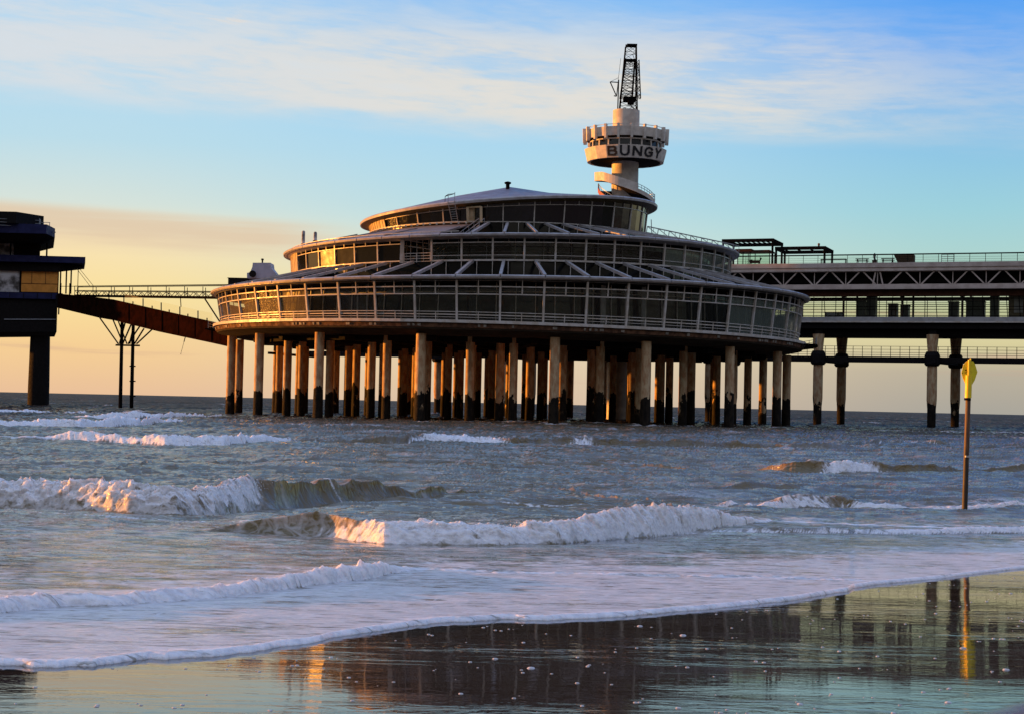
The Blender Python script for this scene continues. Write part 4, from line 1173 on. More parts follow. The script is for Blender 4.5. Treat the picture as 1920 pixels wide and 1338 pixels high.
wave([(-500, 1160, .08, 1), (0, 1154, .10, 1), (60, 1146, .09, 1), (120, 1141, .07, .6), (220, 1138, .07, .65), (300, 1132, .08, .8), (400, 1124, .08, .95), (500, 1111, .10, 1), (600, 1099, .12, 1), (700, 1085, .12, 1), (735, 1076, .06, 1), (790, 1072, 0, .5)], 1.3, 7.0, .0, .7, dens=3)
wave([(1360, 885, 0, 0), (1420, 888, .16, 0), (1470, 892, .50, 0), (1500, 893, .62, 0), (1540, 894, .56, .2), (1560, 893, .52, .8), (1610, 892, .60, .8), (1650, 892, .48, .2), (1720, 892, .40, 0), (1800, 891, .32, 0), (1920, 889, .24, 0), (2300, 880, 0, 0)], 1.5, 3.0, .1, dens=1.5)
wave([(1290, 964, 0, .3), (1360, 962, .10, .6), (1430, 960, .16, .7), (1500, 958, .40, .45), (1540, 958, .38, .5), (1580, 958, .46, .2), (1610, 960, .36, .6), (1660, 962, .16, 1), (1800, 960, .10, .9), (1920, 954, .12, .9), (2300, 950, .1, .5)], 1.5, 4.0, .0, 5.0, dens=2)
wave([(1240, 1000, 0, .4), (1400, 1001, .06, .5), (1500, 1003, .10, .35), (1600, 1003, .10, .5), (1700, 1004, .08, .8), (1850, 1002, .12, 1), (1930, 1002, .12, 1), (2300, 1000, .05, .6)], 1.5, 3.0, .0, 1.5)
wave([(1220, 932, 0, 0), (1320, 930, .14, 0), (1420, 927, .22, 0), (1520, 925, .12, 0), (1600, 925, 0, 0)], 2.2, 4.0)
wave([(-400, 800, .7, 1), (0, 804, .75, 1), (150, 806, .75, 1), (260, 803, .7, 1), (310, 798, .5, 1), (360, 796, 0, .5)], 1.6, 4.0)
wave([(60, 829, 0, 1), (100, 830, .4, 1), (180, 833, .45, .9), (240, 836, .35, .6), (310, 840, .5, 1), (420, 840, .5, 1), (500, 835, .4, 1), (560, 832, .4, .3), (700, 832, .1, 0)], 1.6, 4.0, .0)
wave([(100, 786, 0, 1), (180, 788, .6, .9), (300, 788, .6, 1), (380, 785, .5, 1), (430, 783, 0, 1)], 1.6, 4.0)
wave([(-200, 778, .3, .7), (60, 778, .4, .8), (160, 778, .3, .6), (260, 776, 0, .2)], 1.6, 4.0)
wave([(560, 832, 0, 0), (640, 834, .35, .05), (760, 834, .45, .15), (800, 832, .5, .65), (880, 833, .55, .75), (945, 835, .5, .5), (970, 836, .42, .0), (1070, 836, .5, .1), (1092, 836, .85, .9), (1110, 836, .55, .1), (1250, 838, .5, .05), (1380, 840, .45, .25), (1480, 843, .3, .1), (1600, 845, .2, 0), (1900, 845, .2, 0)], 1.8, 4.0)
wave([(100, 905, 0, 0), (300, 878, .12, .2), (600, 872, .12, .1), (900, 875, .12, .2), (1200, 880, .15, .1), (1400, 890, 0, 0)], 2.2, 5.0)
wave([(1550, 842, 0, 0), (1620, 840, .3, .2), (1700, 838, .3, .3), (1800, 842, .25, .1), (1950, 845, .2, 0)], 1.8, 4.0)
wave([(900, 915, 0, 0), (1050, 925, .08, 0), (1200, 950, .09, 0), (1290, 965, .04, 0), (1330, 970, 0, 0)], 2.0, 4.0)
lg = np.linspace(0, 1, 5000)[:, None]
yl = np.exp(np.log(ys + .18)[None, :] * (1 - lg) + math.log(480) * lg)
den = np.ones_like(yl)
for wv in WAVES:
    if wv[8]:
        wu, wy, wa = wv[:3]; yc = np.interp(u, wu, wy)[None, :]; A = np.interp(u, wu, wa)[None, :] * wv[4]
        den += wv[8] * np.exp(-(np.clip(np.abs(yl - yc - A * .6) - A * .6 - .15, 0, None) / (.5)) ** 2)
cum = np.cumsum(den, 0); cum = (cum - cum[:1]) / (cum[-1:] - cum[:1])
NR = 1500
vv = np.linspace(0, 1, NR)[1:]
Ym = np.empty((NR - 1, len(u)))
for c in range(len(u)): Ym[:, c] = np.interp(vv, cum[:, c], yl[:, c])
del yl, den, cum
far = np.geomspace(480, 60000, 110)[1:]
Yf = np.repeat(far[:, None], len(u), 1)
Y = np.concatenate([Ye, Ym, Yf]).astype(np.float64)
Xg = Y * u[None, :]
# beyond the shore the fan is sheared so wings stay wide near the eye
s_sh = Y - ys[None, :]
nr, nc = Y.shape
bz = base_z(Y)
near = ss(0, 14, s_sh)                 # 0 in the thin wash, 1 in open water
far_k = 1 - ss(380, 1500, Y)
def ridge(a): return 1 - np.abs(a) * 2
mid = ss(10, 26, s_sh)
z = np.zeros_like(Y)
xw = Xg + 1.2 * fbm(Xg * .07, Y * .07, 2, 40); yw = Y + .8 * fbm(Xg * .06, Y * .1, 2, 44)
sw = .13 * mid + .15 * ss(55, 130, Y)
z += sw * pn(xw * .05, yw * .16, 1) * far_k
z += (.015 * near + .10 * mid + .09 * ss(60, 140, Y)) * ridge(pn(xw * .16, yw * .42, 2)) * far_k
z += (.012 * near + .075 * mid + .045 * ss(60, 140, Y)) * ridge(pn(xw * .5, yw * 1.15, 3)) * far_k
z += (.003 + .012 * near + .016 * mid) * ridge(pn(xw * 1.4, yw * 3.2, 6)) * far_k
z += (.0022 + .003 * near + .003 * mid) * pn(xw * 4.0, yw * 8.5, 8) * ss(200, 60, Y)
foam = np.zeros_like(Y); thin = np.zeros_like(Y)
lumpA = fbm(Xg * 1.6, Y * 2.8, 4, 50); 
bil = np.abs(pn(Xg * 2.6, Y * 4.5, 60)) + .55 * np.abs(pn(Xg * 6, Y * 10, 61)) + .35 * np.abs(pn(Xg * 13, Y * 20, 62)) + .2 * np.abs(pn(Xg * 26, Y * 40, 64))
finn = pn(Xg * 9, Y * 9, 63)
dY = np.zeros_like(Y)
for wi, (wu, wy, wa, wb, fl, bl, hang, trail, _d) in enumerate(WAVES):
    wa = wa * {0: .62, 1: .60, 3: .75, 4: .8}.get(wi, .9)
    yc = np.interp(u, wu, wy); A = np.interp(u, wu, wa, left=wa[0], right=wa[-1]); B = np.interp(u, wu, wb, left=wb[0], right=wb[-1])
    kn = np.hanning(41); kn /= kn.sum()
    A[40:-40] = np.convolve(A, kn, 'same')[40:-40]; B[40:-40] = np.convolve(B, kn, 'same')[40:-40]
    sc = max(.3, float(wa.max()))
    yc = yc + .25 * sc * fbm(yc * u * .9 / sc, yc * 0, 3, 77) + .5 * sc * pn(yc * u * .25, yc * 0 + 3, 79)
    A = A * (1 + .16 * fbm(yc * u * 1.1, yc * 0 + 1.7, 3, 81))
    rows = np.where((Y.max(1) > yc.min() - 4) & (Y.min(1) < yc.max() + 14))[0]
    r0_, r1_ = rows[0], rows[-1] + 1
    y_, x_ = Y[r0_:r1_], Xg[r0_:r1_]
    s = y_ - yc[None, :]; A2 = A[None, :]; B2 = B[None, :]
    Lf = np.maximum(A2 * fl, .12); Lb = np.maximum(A2 * bl, .3)
    t = np.clip(s / Lf, 0, 1)
    Lf = Lf * (1 + .35 * B2); t = np.clip(s / Lf, 0, 1)
    face = (1 - B2) * t ** 1.6 + B2 * np.sin(t * PI / 2) ** .9
    fr = np.where(s < Lf, face, np.exp(-np.clip((s - Lf) / Lb, 0, 9) ** 1.25))
    trough = -.12 * A2 * np.exp(-((s + .5 * Lf) / (1.5 * Lf)) ** 2)
    lb = lumpA[r0_:r1_]; bb = bil[r0_:r1_]; fn = finn[r0_:r1_]
    zz = A2 * fr + trough
    onw = np.exp(-(np.clip(s - Lf, 0, None) / (.35 * Lb + .05)) ** 2) * ss(-.15, .25, s / Lf)
    # broken water: lumpy apron in front, ragged crest
    jag = np.clip(fbm(x_ * 5.5 / max(sc, .35) ** .5, y_ * 2.2, 3, 90), 0, 1)
    zz += B2 * np.maximum(A2, .10) * onw * (.08 * lb + (.42 if wi == 2 else .17) * (bb - .35))
    crest = np.exp(-((s - Lf) / (.35 * Lf + .02)) ** 2)
    zz += B2 * A2 * crest * (.45 if wi == 2 else .22) * jag ** 1.3
    dY[r0_:r1_] += -B2 * onw * A2 * (.35 * bb + .06 * lb) * ss(0, .5, t)
    # the unbroken face steepens
    dY[r0_:r1_] += -(1 - B2) * A2 * .35 * t ** 3 * np.where(s < Lf, 1, np.exp(-np.clip((s - Lf) / (.4 * Lb), 0, 9)))
    z[r0_:r1_] += zz
    lo = hang * (1 + .8 * lb)
    Bs = ss(.25, .6, B2 + .35 * (.5 - t) * (B2 < .98) + .25 * fn)
    fo = Bs * ss(lo - .12, lo + .05, t + .1 * fn) * np.where(s < Lf, 1, np.exp(-np.clip((s - Lf) / (.22 * Lb), 0, 9) ** 2))
    fo = np.where(s < 0, 0, fo)
    tr = .55 * B2 * np.exp(-np.clip(s - Lf, 0, None) / (trail * (.6 + sc))) * (s > 0)
    ahead = .10 * B2 * np.exp(-np.clip(-s, 0, None) / (1.2 + sc)) * (s <= 0) * (hang < .2)
    fo = np.clip(fo * 1.25, 0, 1)
    foam[r0_:r1_] = np.maximum.reduce([foam[r0_:r1_], fo, tr, ahead])
    thin[r0_:r1_] = np.maximum(thin[r0_:r1_], ss(.15, .85, fr) * np.clip(A2 / .35, 0, 1) * np.exp(-np.clip((s - Lf) / (.35 * Lb), 0, 9)))
# wash film
xr = Xg / np.maximum(Y, 1)
film = .47 * (1 - ss(3.0, 7.5, s_sh)) + .26 * (1 - ss(6, 14, s_sh)) * (1 - ss(3.0, 8.5, s_sh) * .0)
film = film * (1 - .22 * (1 - ss(-.30, -.12, xr)) * ss(2.5, 5.5, s_sh))
film = np.clip(film + .22 * fbm(Xg * .35, Y * .6, 3, 120) * near, 0, .62)
rn = .75 + .5 * fbm(Xg * 1.1, Y * 1.1, 4, 160)
rim = (np.exp(-(s_sh / (.14 * np.clip(rn, .3, 1.6))) ** 2) + .8 * np.exp(-((s_sh - .08) / .10) ** 2)) * np.clip(rn * 1.3 + .1, .35, 1)
band = ss(1.3, .2, s_sh) * np.clip(.55 + .6 * fbm(Xg * .9, Y * 1.5, 4, 161), 0, .8)
film = np.maximum(film, band)
foam = np.maximum(foam, film)
foam = np.maximum(foam, .26 * ss(.30, .8, fbm(Xg * .12, Y * .35, 4, 130)) * mid * far_k)
foam = np.maximum(foam, .24 * ss(26, 14, s_sh))
foam = np.maximum(foam, np.clip(rim, 0, 1))
for (px0, py0) in CHURN:
    rws = np.where(np.abs(Y[:, nc // 2] - py0) < 6)[0]
    if len(rws) == 0: continue
    a_, b_ = rws[0], rws[-1] + 1
    d2 = ((Xg[a_:b_] - px0) / 1.9) ** 2 + ((Y[a_:b_] - py0 + .4) / 2.2) ** 2
    foam[a_:b_] = np.maximum(foam[a_:b_], .72 * np.exp(-d2))
    z[a_:b_] += .12 * np.exp(-d2 * 1.6) * (.4 + lumpA[a_:b_])
# thin wash edge: a rounded lip of foam lying on the sand
lipw = .09 + .05 * fbm(Xg * 1.5, Y * 0, 3, 140)
lip = np.sqrt(np.clip(s_sh / .05, 0, 1)) * (.012 + .020 * np.exp(-((s_sh - .10) / lipw) ** 2))
lip += .002 * (np.abs(pn(Xg * 12, Y * 12, 150)) + .6 * np.abs(pn(Xg * 26, Y * 26, 151))) * np.exp(-((s_sh - .12) / .25) ** 2) * ss(0, .05, s_sh)
z = z * ss(.1, 1.5, s_sh) + lip + bz
z[0, :] -= .012
Yd = Y + dY * ss(.2, 1, s_sh)
nv = nr * nc
co = np.empty((nv, 3), np.float32); co[:, 0] = Xg.ravel(); co[:, 1] = Yd.ravel(); co[:, 2] = z.ravel()
idx = np.arange(nv).reshape(nr, nc)
quads = np.stack([idx[:-1, :-1], idx[:-1, 1:], idx[1:, 1:], idx[1:, :-1]], -1).reshape(-1, 4)
me = bpy.data.meshes.new('sea')
me.vertices.add(nv); me.vertices.foreach_set('co', co.ravel())
nq = len(quads)
me.loops.add(nq * 4); me.loops.foreach_set('vertex_index', quads.ravel().astype(np.int32))
me.polygons.add(nq); me.polygons.foreach_set('loop_start', np.arange(0, nq * 4, 4, dtype=np.int32))
me.polygons.foreach_set('use_smooth', np.ones(nq, bool))
me.update(calc_edges=True)
for nm, arr in (('foam', foam), ('thin', thin)):
    at_ = me.attributes.new(nm, 'FLOAT', 'POINT'); at_.data.foreach_set('value', arr.ravel().astype(np.float32))
sea = bpy.data.objects.new('sea', me); COL.objects.link(sea)
tag(sea, 'rough brown green sea with breaking waves and lavender foam wash', None, None, 'structure')

def sea_mat():
    m = bpy.data.materials.new('sea_water'); m.use_nodes = True
    t = NT(m.node_tree); b = m.node_tree.nodes['Principled BSDF']; out_ = t.n['Material Output']
    tc = t.node('ShaderNodeTexCoord').outputs['Object']
    fa = t.node('ShaderNodeAttribute', attribute_name='foam').outputs['Fac']
    th = t.node('ShaderNodeAttribute', attribute_name='thin').outputs['Fac']
    # water
    b.inputs['Base Color'].default_value = (.13, .112, .07, 1)
    b.inputs['IOR'].default_value = 1.33
    spy = t.node('ShaderNodeSeparateXYZ'); t.put(spy.inputs[0], tc); yy_ = spy.outputs[1]
    t.put(b.inputs['Roughness'], t.mapr(yy_, 110, 600, .09, .34))
    rip = t.noise(t.mapping(tc, (.8, 3.2, 1)), 1.2, 5.0, .58, .3)
    rip2 = t.noise(t.mapping(tc, (1.0, 2.2, 1)), 9.0, 4.0, .6)
    rg = t.noise(t.mapping(tc, (.75, 2.7, 1), loc=(7, 3, 0)), 1.7, 2.0, .5, .5)
    rg = t.math('POWER', t.mapr(t.math('ABSOLUTE', t.math('SUBTRACT', rg, .5)), .11, 0, 0, 1, smooth=False), 2.0)
    pock = t.mapr(t.noise(t.mapping(tc, (2.6, 12, 1)), 1.0, 4.0, .6), .53, .66)
    hgt = t.math('ADD', t.math('ADD', rip, t.math('MULTIPLY', rip2, .16)), t.math('ADD', t.math('MULTIPLY', rg, .42), t.math('MULTIPLY', pock, t.mapr(yy_, 22, 34, .55, .2))))
    bn = t.node('ShaderNodeBump'); bn.inputs['Strength'].default_value = .8; bn.inputs['Distance'].default_value = .10
    t.put(bn.inputs['Height'], t.math('MULTIPLY', hgt, t.math('MULTIPLY', t.mapr(yy_, 12, 300, .36, 2.8, smooth=False), t.mapr(t.noise(t.mapping(tc, (.10, .42, 1)), 1.0, 3.0), .40, .62, .45, 1.35)))); t.put(b.inputs['Normal'], bn.outputs[0])
    t.put(b.inputs['Specular IOR Level'], t.mapr(yy_, 70, 420, .5, .14))
    gst = t.noise(t.mapping(tc, (.05, .012, 1)), 1.0, 5.0, .65)
    bc = t.mix(t.mapr(th, .1, 1), (.185, .15, .082), (.17, .11, .03))  # browner crests: churned sand, plus light through thin water put into the colour
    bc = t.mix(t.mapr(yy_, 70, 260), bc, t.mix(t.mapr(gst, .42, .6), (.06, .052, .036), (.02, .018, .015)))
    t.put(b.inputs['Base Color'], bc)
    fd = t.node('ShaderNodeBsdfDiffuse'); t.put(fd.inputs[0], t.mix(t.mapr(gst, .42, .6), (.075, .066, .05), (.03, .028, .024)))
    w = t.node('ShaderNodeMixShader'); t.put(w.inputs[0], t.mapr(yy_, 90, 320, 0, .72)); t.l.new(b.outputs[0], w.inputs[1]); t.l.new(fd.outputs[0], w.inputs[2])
    # foam
    fo = t.node('ShaderNodeBsdfPrincipled'); fo.inputs['Roughness'].default_value = .45; fo.inputs['IOR'].default_value = 1.33
    big = t.noise(t.mapping(tc, (.8, 1.9, 2.2)), 1.1, 7.0, .68, .6)
    fine = t.noise(t.mapping(tc, (1.0, 2.4, 2.4)), 6.5, 5.0, .7)
    n = t.math('ADD', t.math('MULTIPLY', big, .62), t.math('MULTIPLY', fine, .38))
    lo = t.mapr(fa, 0, 1, .76, .18, smooth=False)
    fac = t.mapr(t.math('SUBTRACT', n, lo), -.06, .075)
    fac = t.math('MULTIPLY', fac, t.mapr(fa, .5, .95, .58, .98))
    fleck = t.noise(t.mapping(tc, (2.6, 12, 1)), 1.0, 4.0, .6)
    fac = t.math('MULTIPLY', fac, t.mapr(t.math('SUBTRACT', fleck, t.math('MULTIPLY', fa, .16)), .42, .54, 1.0, .12))
    # lacy net of foam left by old breakers
    wv_ = t.node('ShaderNodeTexNoise'); t.put(wv_.inputs['Vector'], t.mapping(tc, (1, 1.6, 1))); wv_.inputs['Scale'].default_value = 1.4; wv_.inputs['Detail'].default_value = 3
    ad = t.node('ShaderNodeVectorMath', operation='MULTIPLY_ADD'); t.put(ad.inputs[0], wv_.outputs['Color']); ad.inputs[1].default_value = (.9, .9, 0); t.put(ad.inputs[2], t.mapping(tc, (1, 1.3, 0)))
    vo = t.node('ShaderNodeTexVoronoi', feature='DISTANCE_TO_EDGE'); t.put(vo.inputs['Vector'], ad.outputs[0]); vo.inputs['Scale'].default_value = 2.6
    vo2 = t.node('ShaderNodeTexVoronoi', feature='DISTANCE_TO_EDGE'); t.put(vo2.inputs['Vector'], ad.outputs[0]); vo2.inputs['Scale'].default_value = 8.0
    lace = t.math('MAXIMUM', t.mapr(vo.outputs['Distance'], .16, .02), t.math('MULTIPLY', t.mapr(vo2.outputs['Distance'], .2, .03), .6))
    lace = t.math('MULTIPLY', lace, t.math('MULTIPLY', t.mapr(fa, .08, .42), t.mapr(big, .38, .56)))
    fac = t.math('MAXIMUM', fac, t.math('MULTIPLY', lace, .75))
    fac = t.math('MULTIPLY', fac, t.mapr(fa, .02, .12))
    c = t.mix(t.mapr(fine, .32, .6), (.66, .66, .68), (.92, .92, .93))  # hollows greyed: crevice shade put into the foam colour
    t.put(fo.inputs['Base Color'], c)
    fb_ = t.node('ShaderNodeBump'); fb_.inputs['Strength'].default_value = .9; fb_.inputs['Distance'].default_value = .035
    t.put(fb_.inputs['Height'], t.math('ADD', fine, t.math('MULTIPLY', t.noise(tc, 30, 3), .3))); t.put(fo.inputs['Normal'], fb_.outputs[0])
    f2 = fo
    fo.inputs['Subsurface Weight'].default_value = .5; fo.inputs['Subsurface Radius'].default_value = (1, .9, .8); fo.inputs['Subsurface Scale'].default_value = .14
    cap = t.noise(t.mapping(tc, (.16, .020, 0)), 1.0, 6.0, .7)
    cap = t.math('MULTIPLY', t.mapr(cap, .60, .68), t.math('MULTIPLY', t.mapr(yy_, 110, 200), t.mapr(yy_, 2500, 600)))
    fac = t.math('MAXIMUM', fac, t.math('MULTIPLY', cap, .5))
    mx = t.node('ShaderNodeMixShader'); t.put(mx.inputs[0], fac); t.l.new(w.outputs[0], mx.inputs[1]); t.l.new(f2.outputs[0], mx.inputs[2])
    t.l.new(mx.outputs[0], out_.inputs[0])
    return m
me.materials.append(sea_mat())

# spray thrown up along the breaking crests
mb = MB()
def crest_pt(wv, f):
    wu, wy, wa, wb, fl = wv[:5]
    uu = wu[0] + (wu[-1] - wu[0]) * f; yc = np.interp(uu, wu, wy); A = np.interp(uu, wu, wa); B = np.interp(uu, wu, wb)
    return uu * yc, yc + A * fl * .8, float(base_z(yc)) + A, A, B
for wv, cnt, wsc in ((WAVES[0], 3200, .62), (WAVES[1], 2800, .6), (WAVES[2], 900, .9), (WAVES[3], 300, .75), (WAVES[4], 500, .8), (WAVES[11], 200, .9)):
    for k in range(cnt):
        x, y, zt, A, B = crest_pt(wv, random.random())
        A *= wsc; zt = float(base_z(y)) + A * .85
        if abs(x / y) > .36 or B < .4 or pn(np.array([x * 1.3]), np.array([y * 0.0]), 5)[0] < -.05: continue
        r = random.uniform(.003, .010) * (y / 30)
        zz = zt + abs(random.gauss(0, .22)) * A - .05
        c = Vector((x + random.gauss(0, .1), y - random.uniform(-.1, .5) * A, zz))
        mb.add([c + Vector(d) * r for d in ((1, 0, 0), (-1, 0, 0), (0, 1, 0), (0, -1, 0), (0, 0, 1.2), (0, 0, -1.2))],
               [(0, 2, 4), (2, 1, 4), (1, 3, 4), (3, 0, 4), (2, 0, 5), (1, 2, 5), (3, 1, 5), (0, 3, 5)])
foamw = mat('spray_white', (.85, .85, .86), .6)
sprayo = mb.build('sea_spray', foamw, None, smooth=True)
tag(sprayo, 'fine white spray droplets flung up along the breaking wave crests', None, None, 'stuff')

# ------------------------------------------------------------------ wet sand
xs = np.concatenate([-np.geomspace(14, 3000, 30)[::-1], np.linspace(-13, 13, 90), np.geomspace(14, 3000, 30)])
ysd = np.concatenate([-np.geomspace(6, 400, 12)[::-1], np.linspace(-4, 6, 10), np.linspace(6.2, 30, 130), np.linspace(31, 90, 20)])
XX, YY = np.meshgrid(xs, ysd)
ZZ = SLOPE * (43 - np.maximum(YY, 4)) + .006 * fbm(XX * .25, YY * .25, 3, 9) * (YY > 4)
ZZ = np.where(YY < 0, SLOPE * 39 + .00002 * YY ** 2, ZZ)
ZZ = np.where(YY > 50, ZZ * 3, ZZ)
co = np.stack([XX, YY, ZZ], -1).reshape(-1, 3); ny, nx = XX.shape
idx = np.arange(nx * ny).reshape(ny, nx)
q = np.stack([idx[:-1, :-1], idx[:-1, 1:], idx[1:, 1:], idx[1:, :-1]], -1).reshape(-1, 4)
me2 = bpy.data.meshes.new('wet_sand'); me2.from_pydata(co.tolist(), [], q.tolist())
me2.polygons.foreach_set('use_smooth', np.ones(len(q), bool)); me2.update()
snd = bpy.data.objects.new('beach', me2); COL.objects.link(snd); tag(snd, 'mirror wet brown sand with thin rippling water film', None, None, 'structure')
def sand_mat():
    m = bpy.data.materials.new('wet_sand'); m.use_nodes = True
    t = NT(m.node_tree); b = m.node_tree.nodes['Principled BSDF']
    tc = t.node('ShaderNodeTexCoord').outputs['Object']
    sp_ = t.node('ShaderNodeSeparateXYZ'); t.put(sp_.inputs[0], tc)
    n = t.noise(tc, .9, 4)
    (ax, ay), (bx, by) = ground(1840, 1336), ground(1920, 1308); sl_ = (bx - ax) / (by - ay)
    d = t.math('SUBTRACT', t.math('SUBTRACT', sp_.outputs[0], ax), t.math('MULTIPLY', t.math('SUBTRACT', sp_.outputs[1], ay), sl_))
    d = t.math('ADD', d, t.math('MULTIPLY', t.math('SUBTRACT', n, .5), .5))
    dry = t.mapr(d, -.05, .25)
    grain = t.noise(tc, 160, 3)
    c = t.mix(t.mapr(grain, .3, .7), (.030, .020, .013), (.052, .036, .024))
    c = t.mix(dry, c, (.15, .075, .05))
    t.put(b.inputs['Base Color'], c)
    t.put(b.inputs['Roughness'], t.mapr(dry, 0, 1, .025, .5))
    b.inputs['IOR'].default_value = 1.45
    r1 = t.noise(t.mapping(tc, (.95, 3.0, 1), rot=(0, 0, R_(7))), 2.2, 4.0, .55, 1.1)
    zone = t.mapr(t.noise(t.mapping(tc, (.25, .8, 1)), .8, 2.0), .42, .68)
    amp = t.math('ADD', .22, zone)
    r2 = t.noise(t.mapping(tc, (1, 3, 1)), 14, 2.0)
    h = t.math('ADD', t.math('MULTIPLY', t.math('MULTIPLY', r1, amp), .0031), t.math('MULTIPLY', r2, .00010))
    h = t.math('ADD', h, t.math('MULTIPLY', t.math('MULTIPLY', dry, grain), .004))
    bn = t.node('ShaderNodeBump'); bn.inputs['Strength'].default_value = 1; bn.inputs['Distance'].default_value = 1
    t.put(bn.inputs['Height'], h); t.put(b.inputs['Normal'], bn.outputs[0])
    return m
me2.materials.append(sand_mat())
# little bubbles of foam left on the film
mb = MB()
for k in range(760):
    y = random.uniform(7.5, 24); uu = random.uniform(-.36, .36); x = uu * y
    if y > np.interp(uu, su, sy) - .15: continue
    for q in range(random.choice((1, 1, 2))):
        rx = random.uniform(.0025, .009) * (1.0 if random.random() < .9 else 1.7); ry = rx * random.uniform(.7, 1.5); rx *= 1.8; h = rx * .35
        cx, cy = x + random.gauss(0, .03) * q, y + random.gauss(0, .05) * q; zc = SLOPE * (43 - cy) + .006 * float(fbm(np.array([cx * .25]), np.array([cy * .25]), 3, 9)[0])
        vs = [(cx + rx * math.cos(a * PI / 4), cy + ry * math.sin(a * PI / 4), zc - .002) for a in range(8)] + [(cx + .6 * rx * math.cos(a * PI / 4), cy + .6 * ry * math.sin(a * PI / 4), zc + h * .8) for a in range(8)] + [(cx, cy, zc + h)]
        mb.add(vs, [(a, (a + 1) % 8, 8 + (a + 1) % 8, 8 + a) for a in range(8)] + [(8 + a, 8 + (a + 1) % 8, 16) for a in range(8)])
bub = mb.build('foam_bubbles', mat('bubble_film', (.58, .56, .55), .3), None, smooth=True); tag(bub, 'little foam bubbles scattered on the wet sand', None, None, 'stuff')

# ------------------------------------------------------------------ sun and sky
EXPO = .85
SAZ, SEL = 106.0, 3.6          # degrees left of the view's back axis, height
sd = Vector((-math.sin(R_(SAZ)) * math.cos(R_(SEL)), -math.cos(R_(SAZ)) * math.cos(R_(SEL)), math.sin(R_(SEL))))
sl = bpy.data.lights.new('sun', 'SUN'); sl.energy = 5.0; sl.angle = R_(.6); sl.color = (1, .355, .05)
so = bpy.data.objects.new('sun', sl); COL.objects.link(so); so.rotation_euler = sd.to_track_quat('Z', 'Y').to_euler()
W_ = bpy.data.worlds.new('World'); S.world = W_; W_.use_nodes = True
t = NT(W_.node_tree); bg = t.n['Background']
geo = t.node('ShaderNodeTexCoord').outputs['Generated']
sx = t.node('ShaderNodeSeparateXYZ'); t.put(sx.inputs[0], geo)
el = t.math('MULTIPLY', t.math('ARCSINE', sx.outputs[2]), 180 / PI)        # degrees above the horizon
az = t.math('MULTIPLY', t.math('ARCTAN2', sx.outputs[0], sx.outputs[1]), 180 / PI)   # 0 ahead, + right
ef = t.math('DIVIDE', el, 30.0, clamp=True)
def rs(st): return [(min(1, e / 30), lin(*c)) for e, c in st]
left = t.ramp(ef, rs([(0, (238, 196, 158)), (1.6, (250, 210, 152)), (3.4, (255, 228, 160)), (5.4, (252, 230, 184)), (6.6, (218, 230, 222)), (8.8, (190, 224, 238)), (12, (178, 220, 247)), (15, (160, 210, 250)), (24, (140, 185, 240)), (30, (118, 160, 228))]))
cent = t.ramp(ef, rs([(0, (222, 196, 170)), (1.8, (232, 212, 178)), (3.6, (232, 226, 180)), (5.4, (212, 232, 222)), (7, (188, 224, 233)), (9.5, (172, 218, 244)), (12.5, (148, 204, 250)), (15, (118, 186, 250)), (24, (122, 170, 238)), (30, (110, 150, 225))]))
right = t.ramp(ef, rs([(0, (172, 168, 158)), (1.4, (188, 178, 158)), (2.4, (220, 210, 160)), (3.6, (216, 218, 182)), (5.2, (178, 216, 210)), (7, (160, 212, 224)), (10, (135, 195, 238)), (12.5, (92, 170, 248)), (15, (74, 158, 248)), (24, (90, 145, 232)), (30, (88, 132, 220))]))
fl_ = t.mapr(az, -16, 1); fr2 = t.mapr(az, 1, 17)
front = t.mix(fr2, t.mix(fl_, left, cent), right)
# toward the low sun on the left the glow grows, behind the eye an invented fill: dark low for windows, bright high for foam
backc = t.ramp(ef, rs([(0, (58, 52, 44)), (8, (72, 67, 60)), (15, (150, 150, 156)), (30, (202, 207, 230))]))
absaz = t.math('ABSOLUTE', az)
bmix = t.mapr(absaz, 45, 115)
base = t.mix(bmix, front, backc)
dn = t.node('ShaderNodeVectorMath', operation='DOT_PRODUCT'); t.put(dn.inputs[0], geo); dn.inputs[1].default_value = tuple(sd)
glow = t.math('POWER', t.math('MAXIMUM', dn.outputs['Value'], 0.0), 14.0)
base = t.mix(t.math('MULTIPLY', glow, .9), base, (1.3, .68, .22))
# zenith
base = t.mix(t.mapr(el, 28, 70), base, lin(176, 200, 248))
# cloud banks, in direction space
cv = t.node('ShaderNodeCombineXYZ'); t.put(cv.inputs[0], t.math('MULTIPLY', az, .035)); t.put(cv.inputs[1], t.math('ADD', t.math('MULTIPLY', el, .22), t.math('MULTIPLY', az, .012)))
cv = cv.outputs[0]
n1 = t.noise(cv, 1.6, 7.0, .55, .35); n2 = t.noise(cv, 5.5, 6.0, .6, .6)
n5 = t.noise(cv, 17.0, 5.0, .62, .4)
nn = t.math('ADD', t.math('MULTIPLY', n1, .42), t.math('ADD', t.math('MULTIPLY', n2, .38), t.math('MULTIPLY', n5, .20)))
e2 = t.math('ADD', el, t.math('MULTIPLY', az, .030))     # bank sinks to the right
e3 = t.math('ADD', e2, t.math('MULTIPLY', t.math('SUBTRACT', n1, .5), 2.2))
bank = t.math('MULTIPLY', t.mapr(e3, 9.2, 10.4), t.mapr(e3, 15.2, 11.6))
bank = t.math('MULTIPLY', bank, t.mapr(nn, .38, .56, .30, 1.0))
bank = t.math('MULTIPLY', bank, t.mapr(az, 17, 6, .35, .92))
ccol = t.mix(t.mapr(az, -18, 2), lin(222, 226, 230), lin(236, 228, 216))
sky = t.mix(bank, base, ccol)
wisp = t.math('MULTIPLY', t.mapr(nn, .50, .68), t.math('MULTIPLY', t.mapr(el, 8.5, 12), t.mapr(el, 60, 20)))
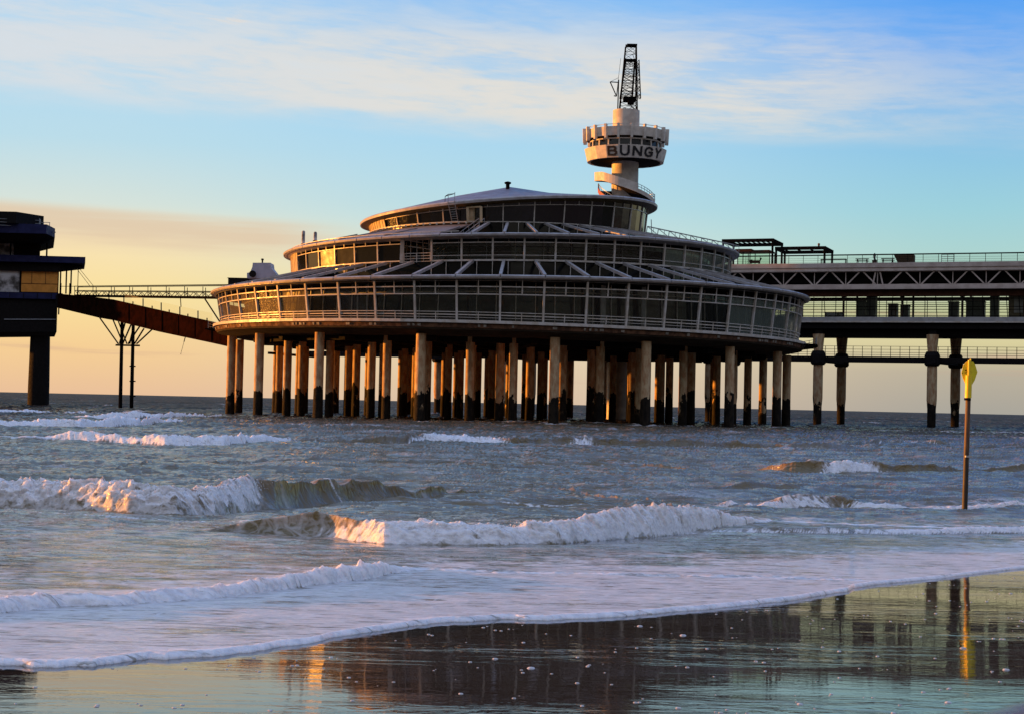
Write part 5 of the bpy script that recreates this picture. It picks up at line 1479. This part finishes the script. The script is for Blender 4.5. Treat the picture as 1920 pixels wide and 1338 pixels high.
sky = t.mix(t.math('MULTIPLY', wisp, t.mapr(az, 15, 2, .10, .5)), sky, lin(214, 228, 240))
puff = t.math('MULTIPLY', t.mapr(n2, .60, .70), t.math('MULTIPLY', t.mapr(el, 12.4, 13.0), t.mapr(el, 14.2, 13.4)))
sky = t.mix(t.math('MULTIPLY', puff, t.mapr(az, 0, -12, 0, .7)), sky, lin(235, 225, 215))
# flat grey beige bank low on the left
lv = t.node('ShaderNodeCombineXYZ'); t.put(lv.inputs[0], t.math('MULTIPLY', az, .05)); t.put(lv.inputs[1], t.math('MULTIPLY', el, 1.1))
n3 = t.noise(lv.outputs[0], 1.5, 5.0, .55, .2)
e4 = t.math('ADD', el, t.math('ADD', t.math('MULTIPLY', az, .030), t.math('MULTIPLY', t.math('SUBTRACT', n3, .5), .5)))
lowb = t.math('MULTIPLY', t.mapr(e4, 4.3, 5.2), t.mapr(e4, 6.15, 5.75))
lowb = t.math('MULTIPLY', lowb, t.math('MULTIPLY', t.mapr(az, -4.5, -9), t.mapr(n3, .30, .6, .3, .95)))
sky = t.mix(t.math('MULTIPLY', lowb, .85), sky, lin(228, 202, 172))
lows = t.math('MULTIPLY', t.mapr(n3, .55, .72), t.math('MULTIPLY', t.mapr(el, .4, 1.2), t.mapr(el, 4.6, 3.0)))
sky = t.mix(t.math('MULTIPLY', lows, .6), sky, lin(206, 166, 146))
ground_ = t.mix(t.mapr(el, -.05, -1.0), sky, (.04, .035, .03))
ni = t.node('ShaderNodeTexSky', sky_type='NISHITA', sun_disc=False); ni.sun_elevation = R_(SEL); ni.sun_rotation = R_(180 + SAZ)
nis = t.mix(1.0, ni.outputs[0], (.10, .10, .10), 'MULTIPLY')
fin = t.mix(.05, ground_, nis)
t.put(bg.inputs[0], fin); bg.inputs[1].default_value = 2 ** -EXPO
S.view_settings.view_transform = 'Standard'; S.view_settings.look = 'None'; S.view_settings.exposure = EXPO; S.view_settings.gamma = 1
S.cycles.max_bounces = 6; S.cycles.diffuse_bounces = 3; S.cycles.glossy_bounces = 4; S.cycles.transparent_max_bounces = 12
S.cycles.sample_clamp_indirect = 4
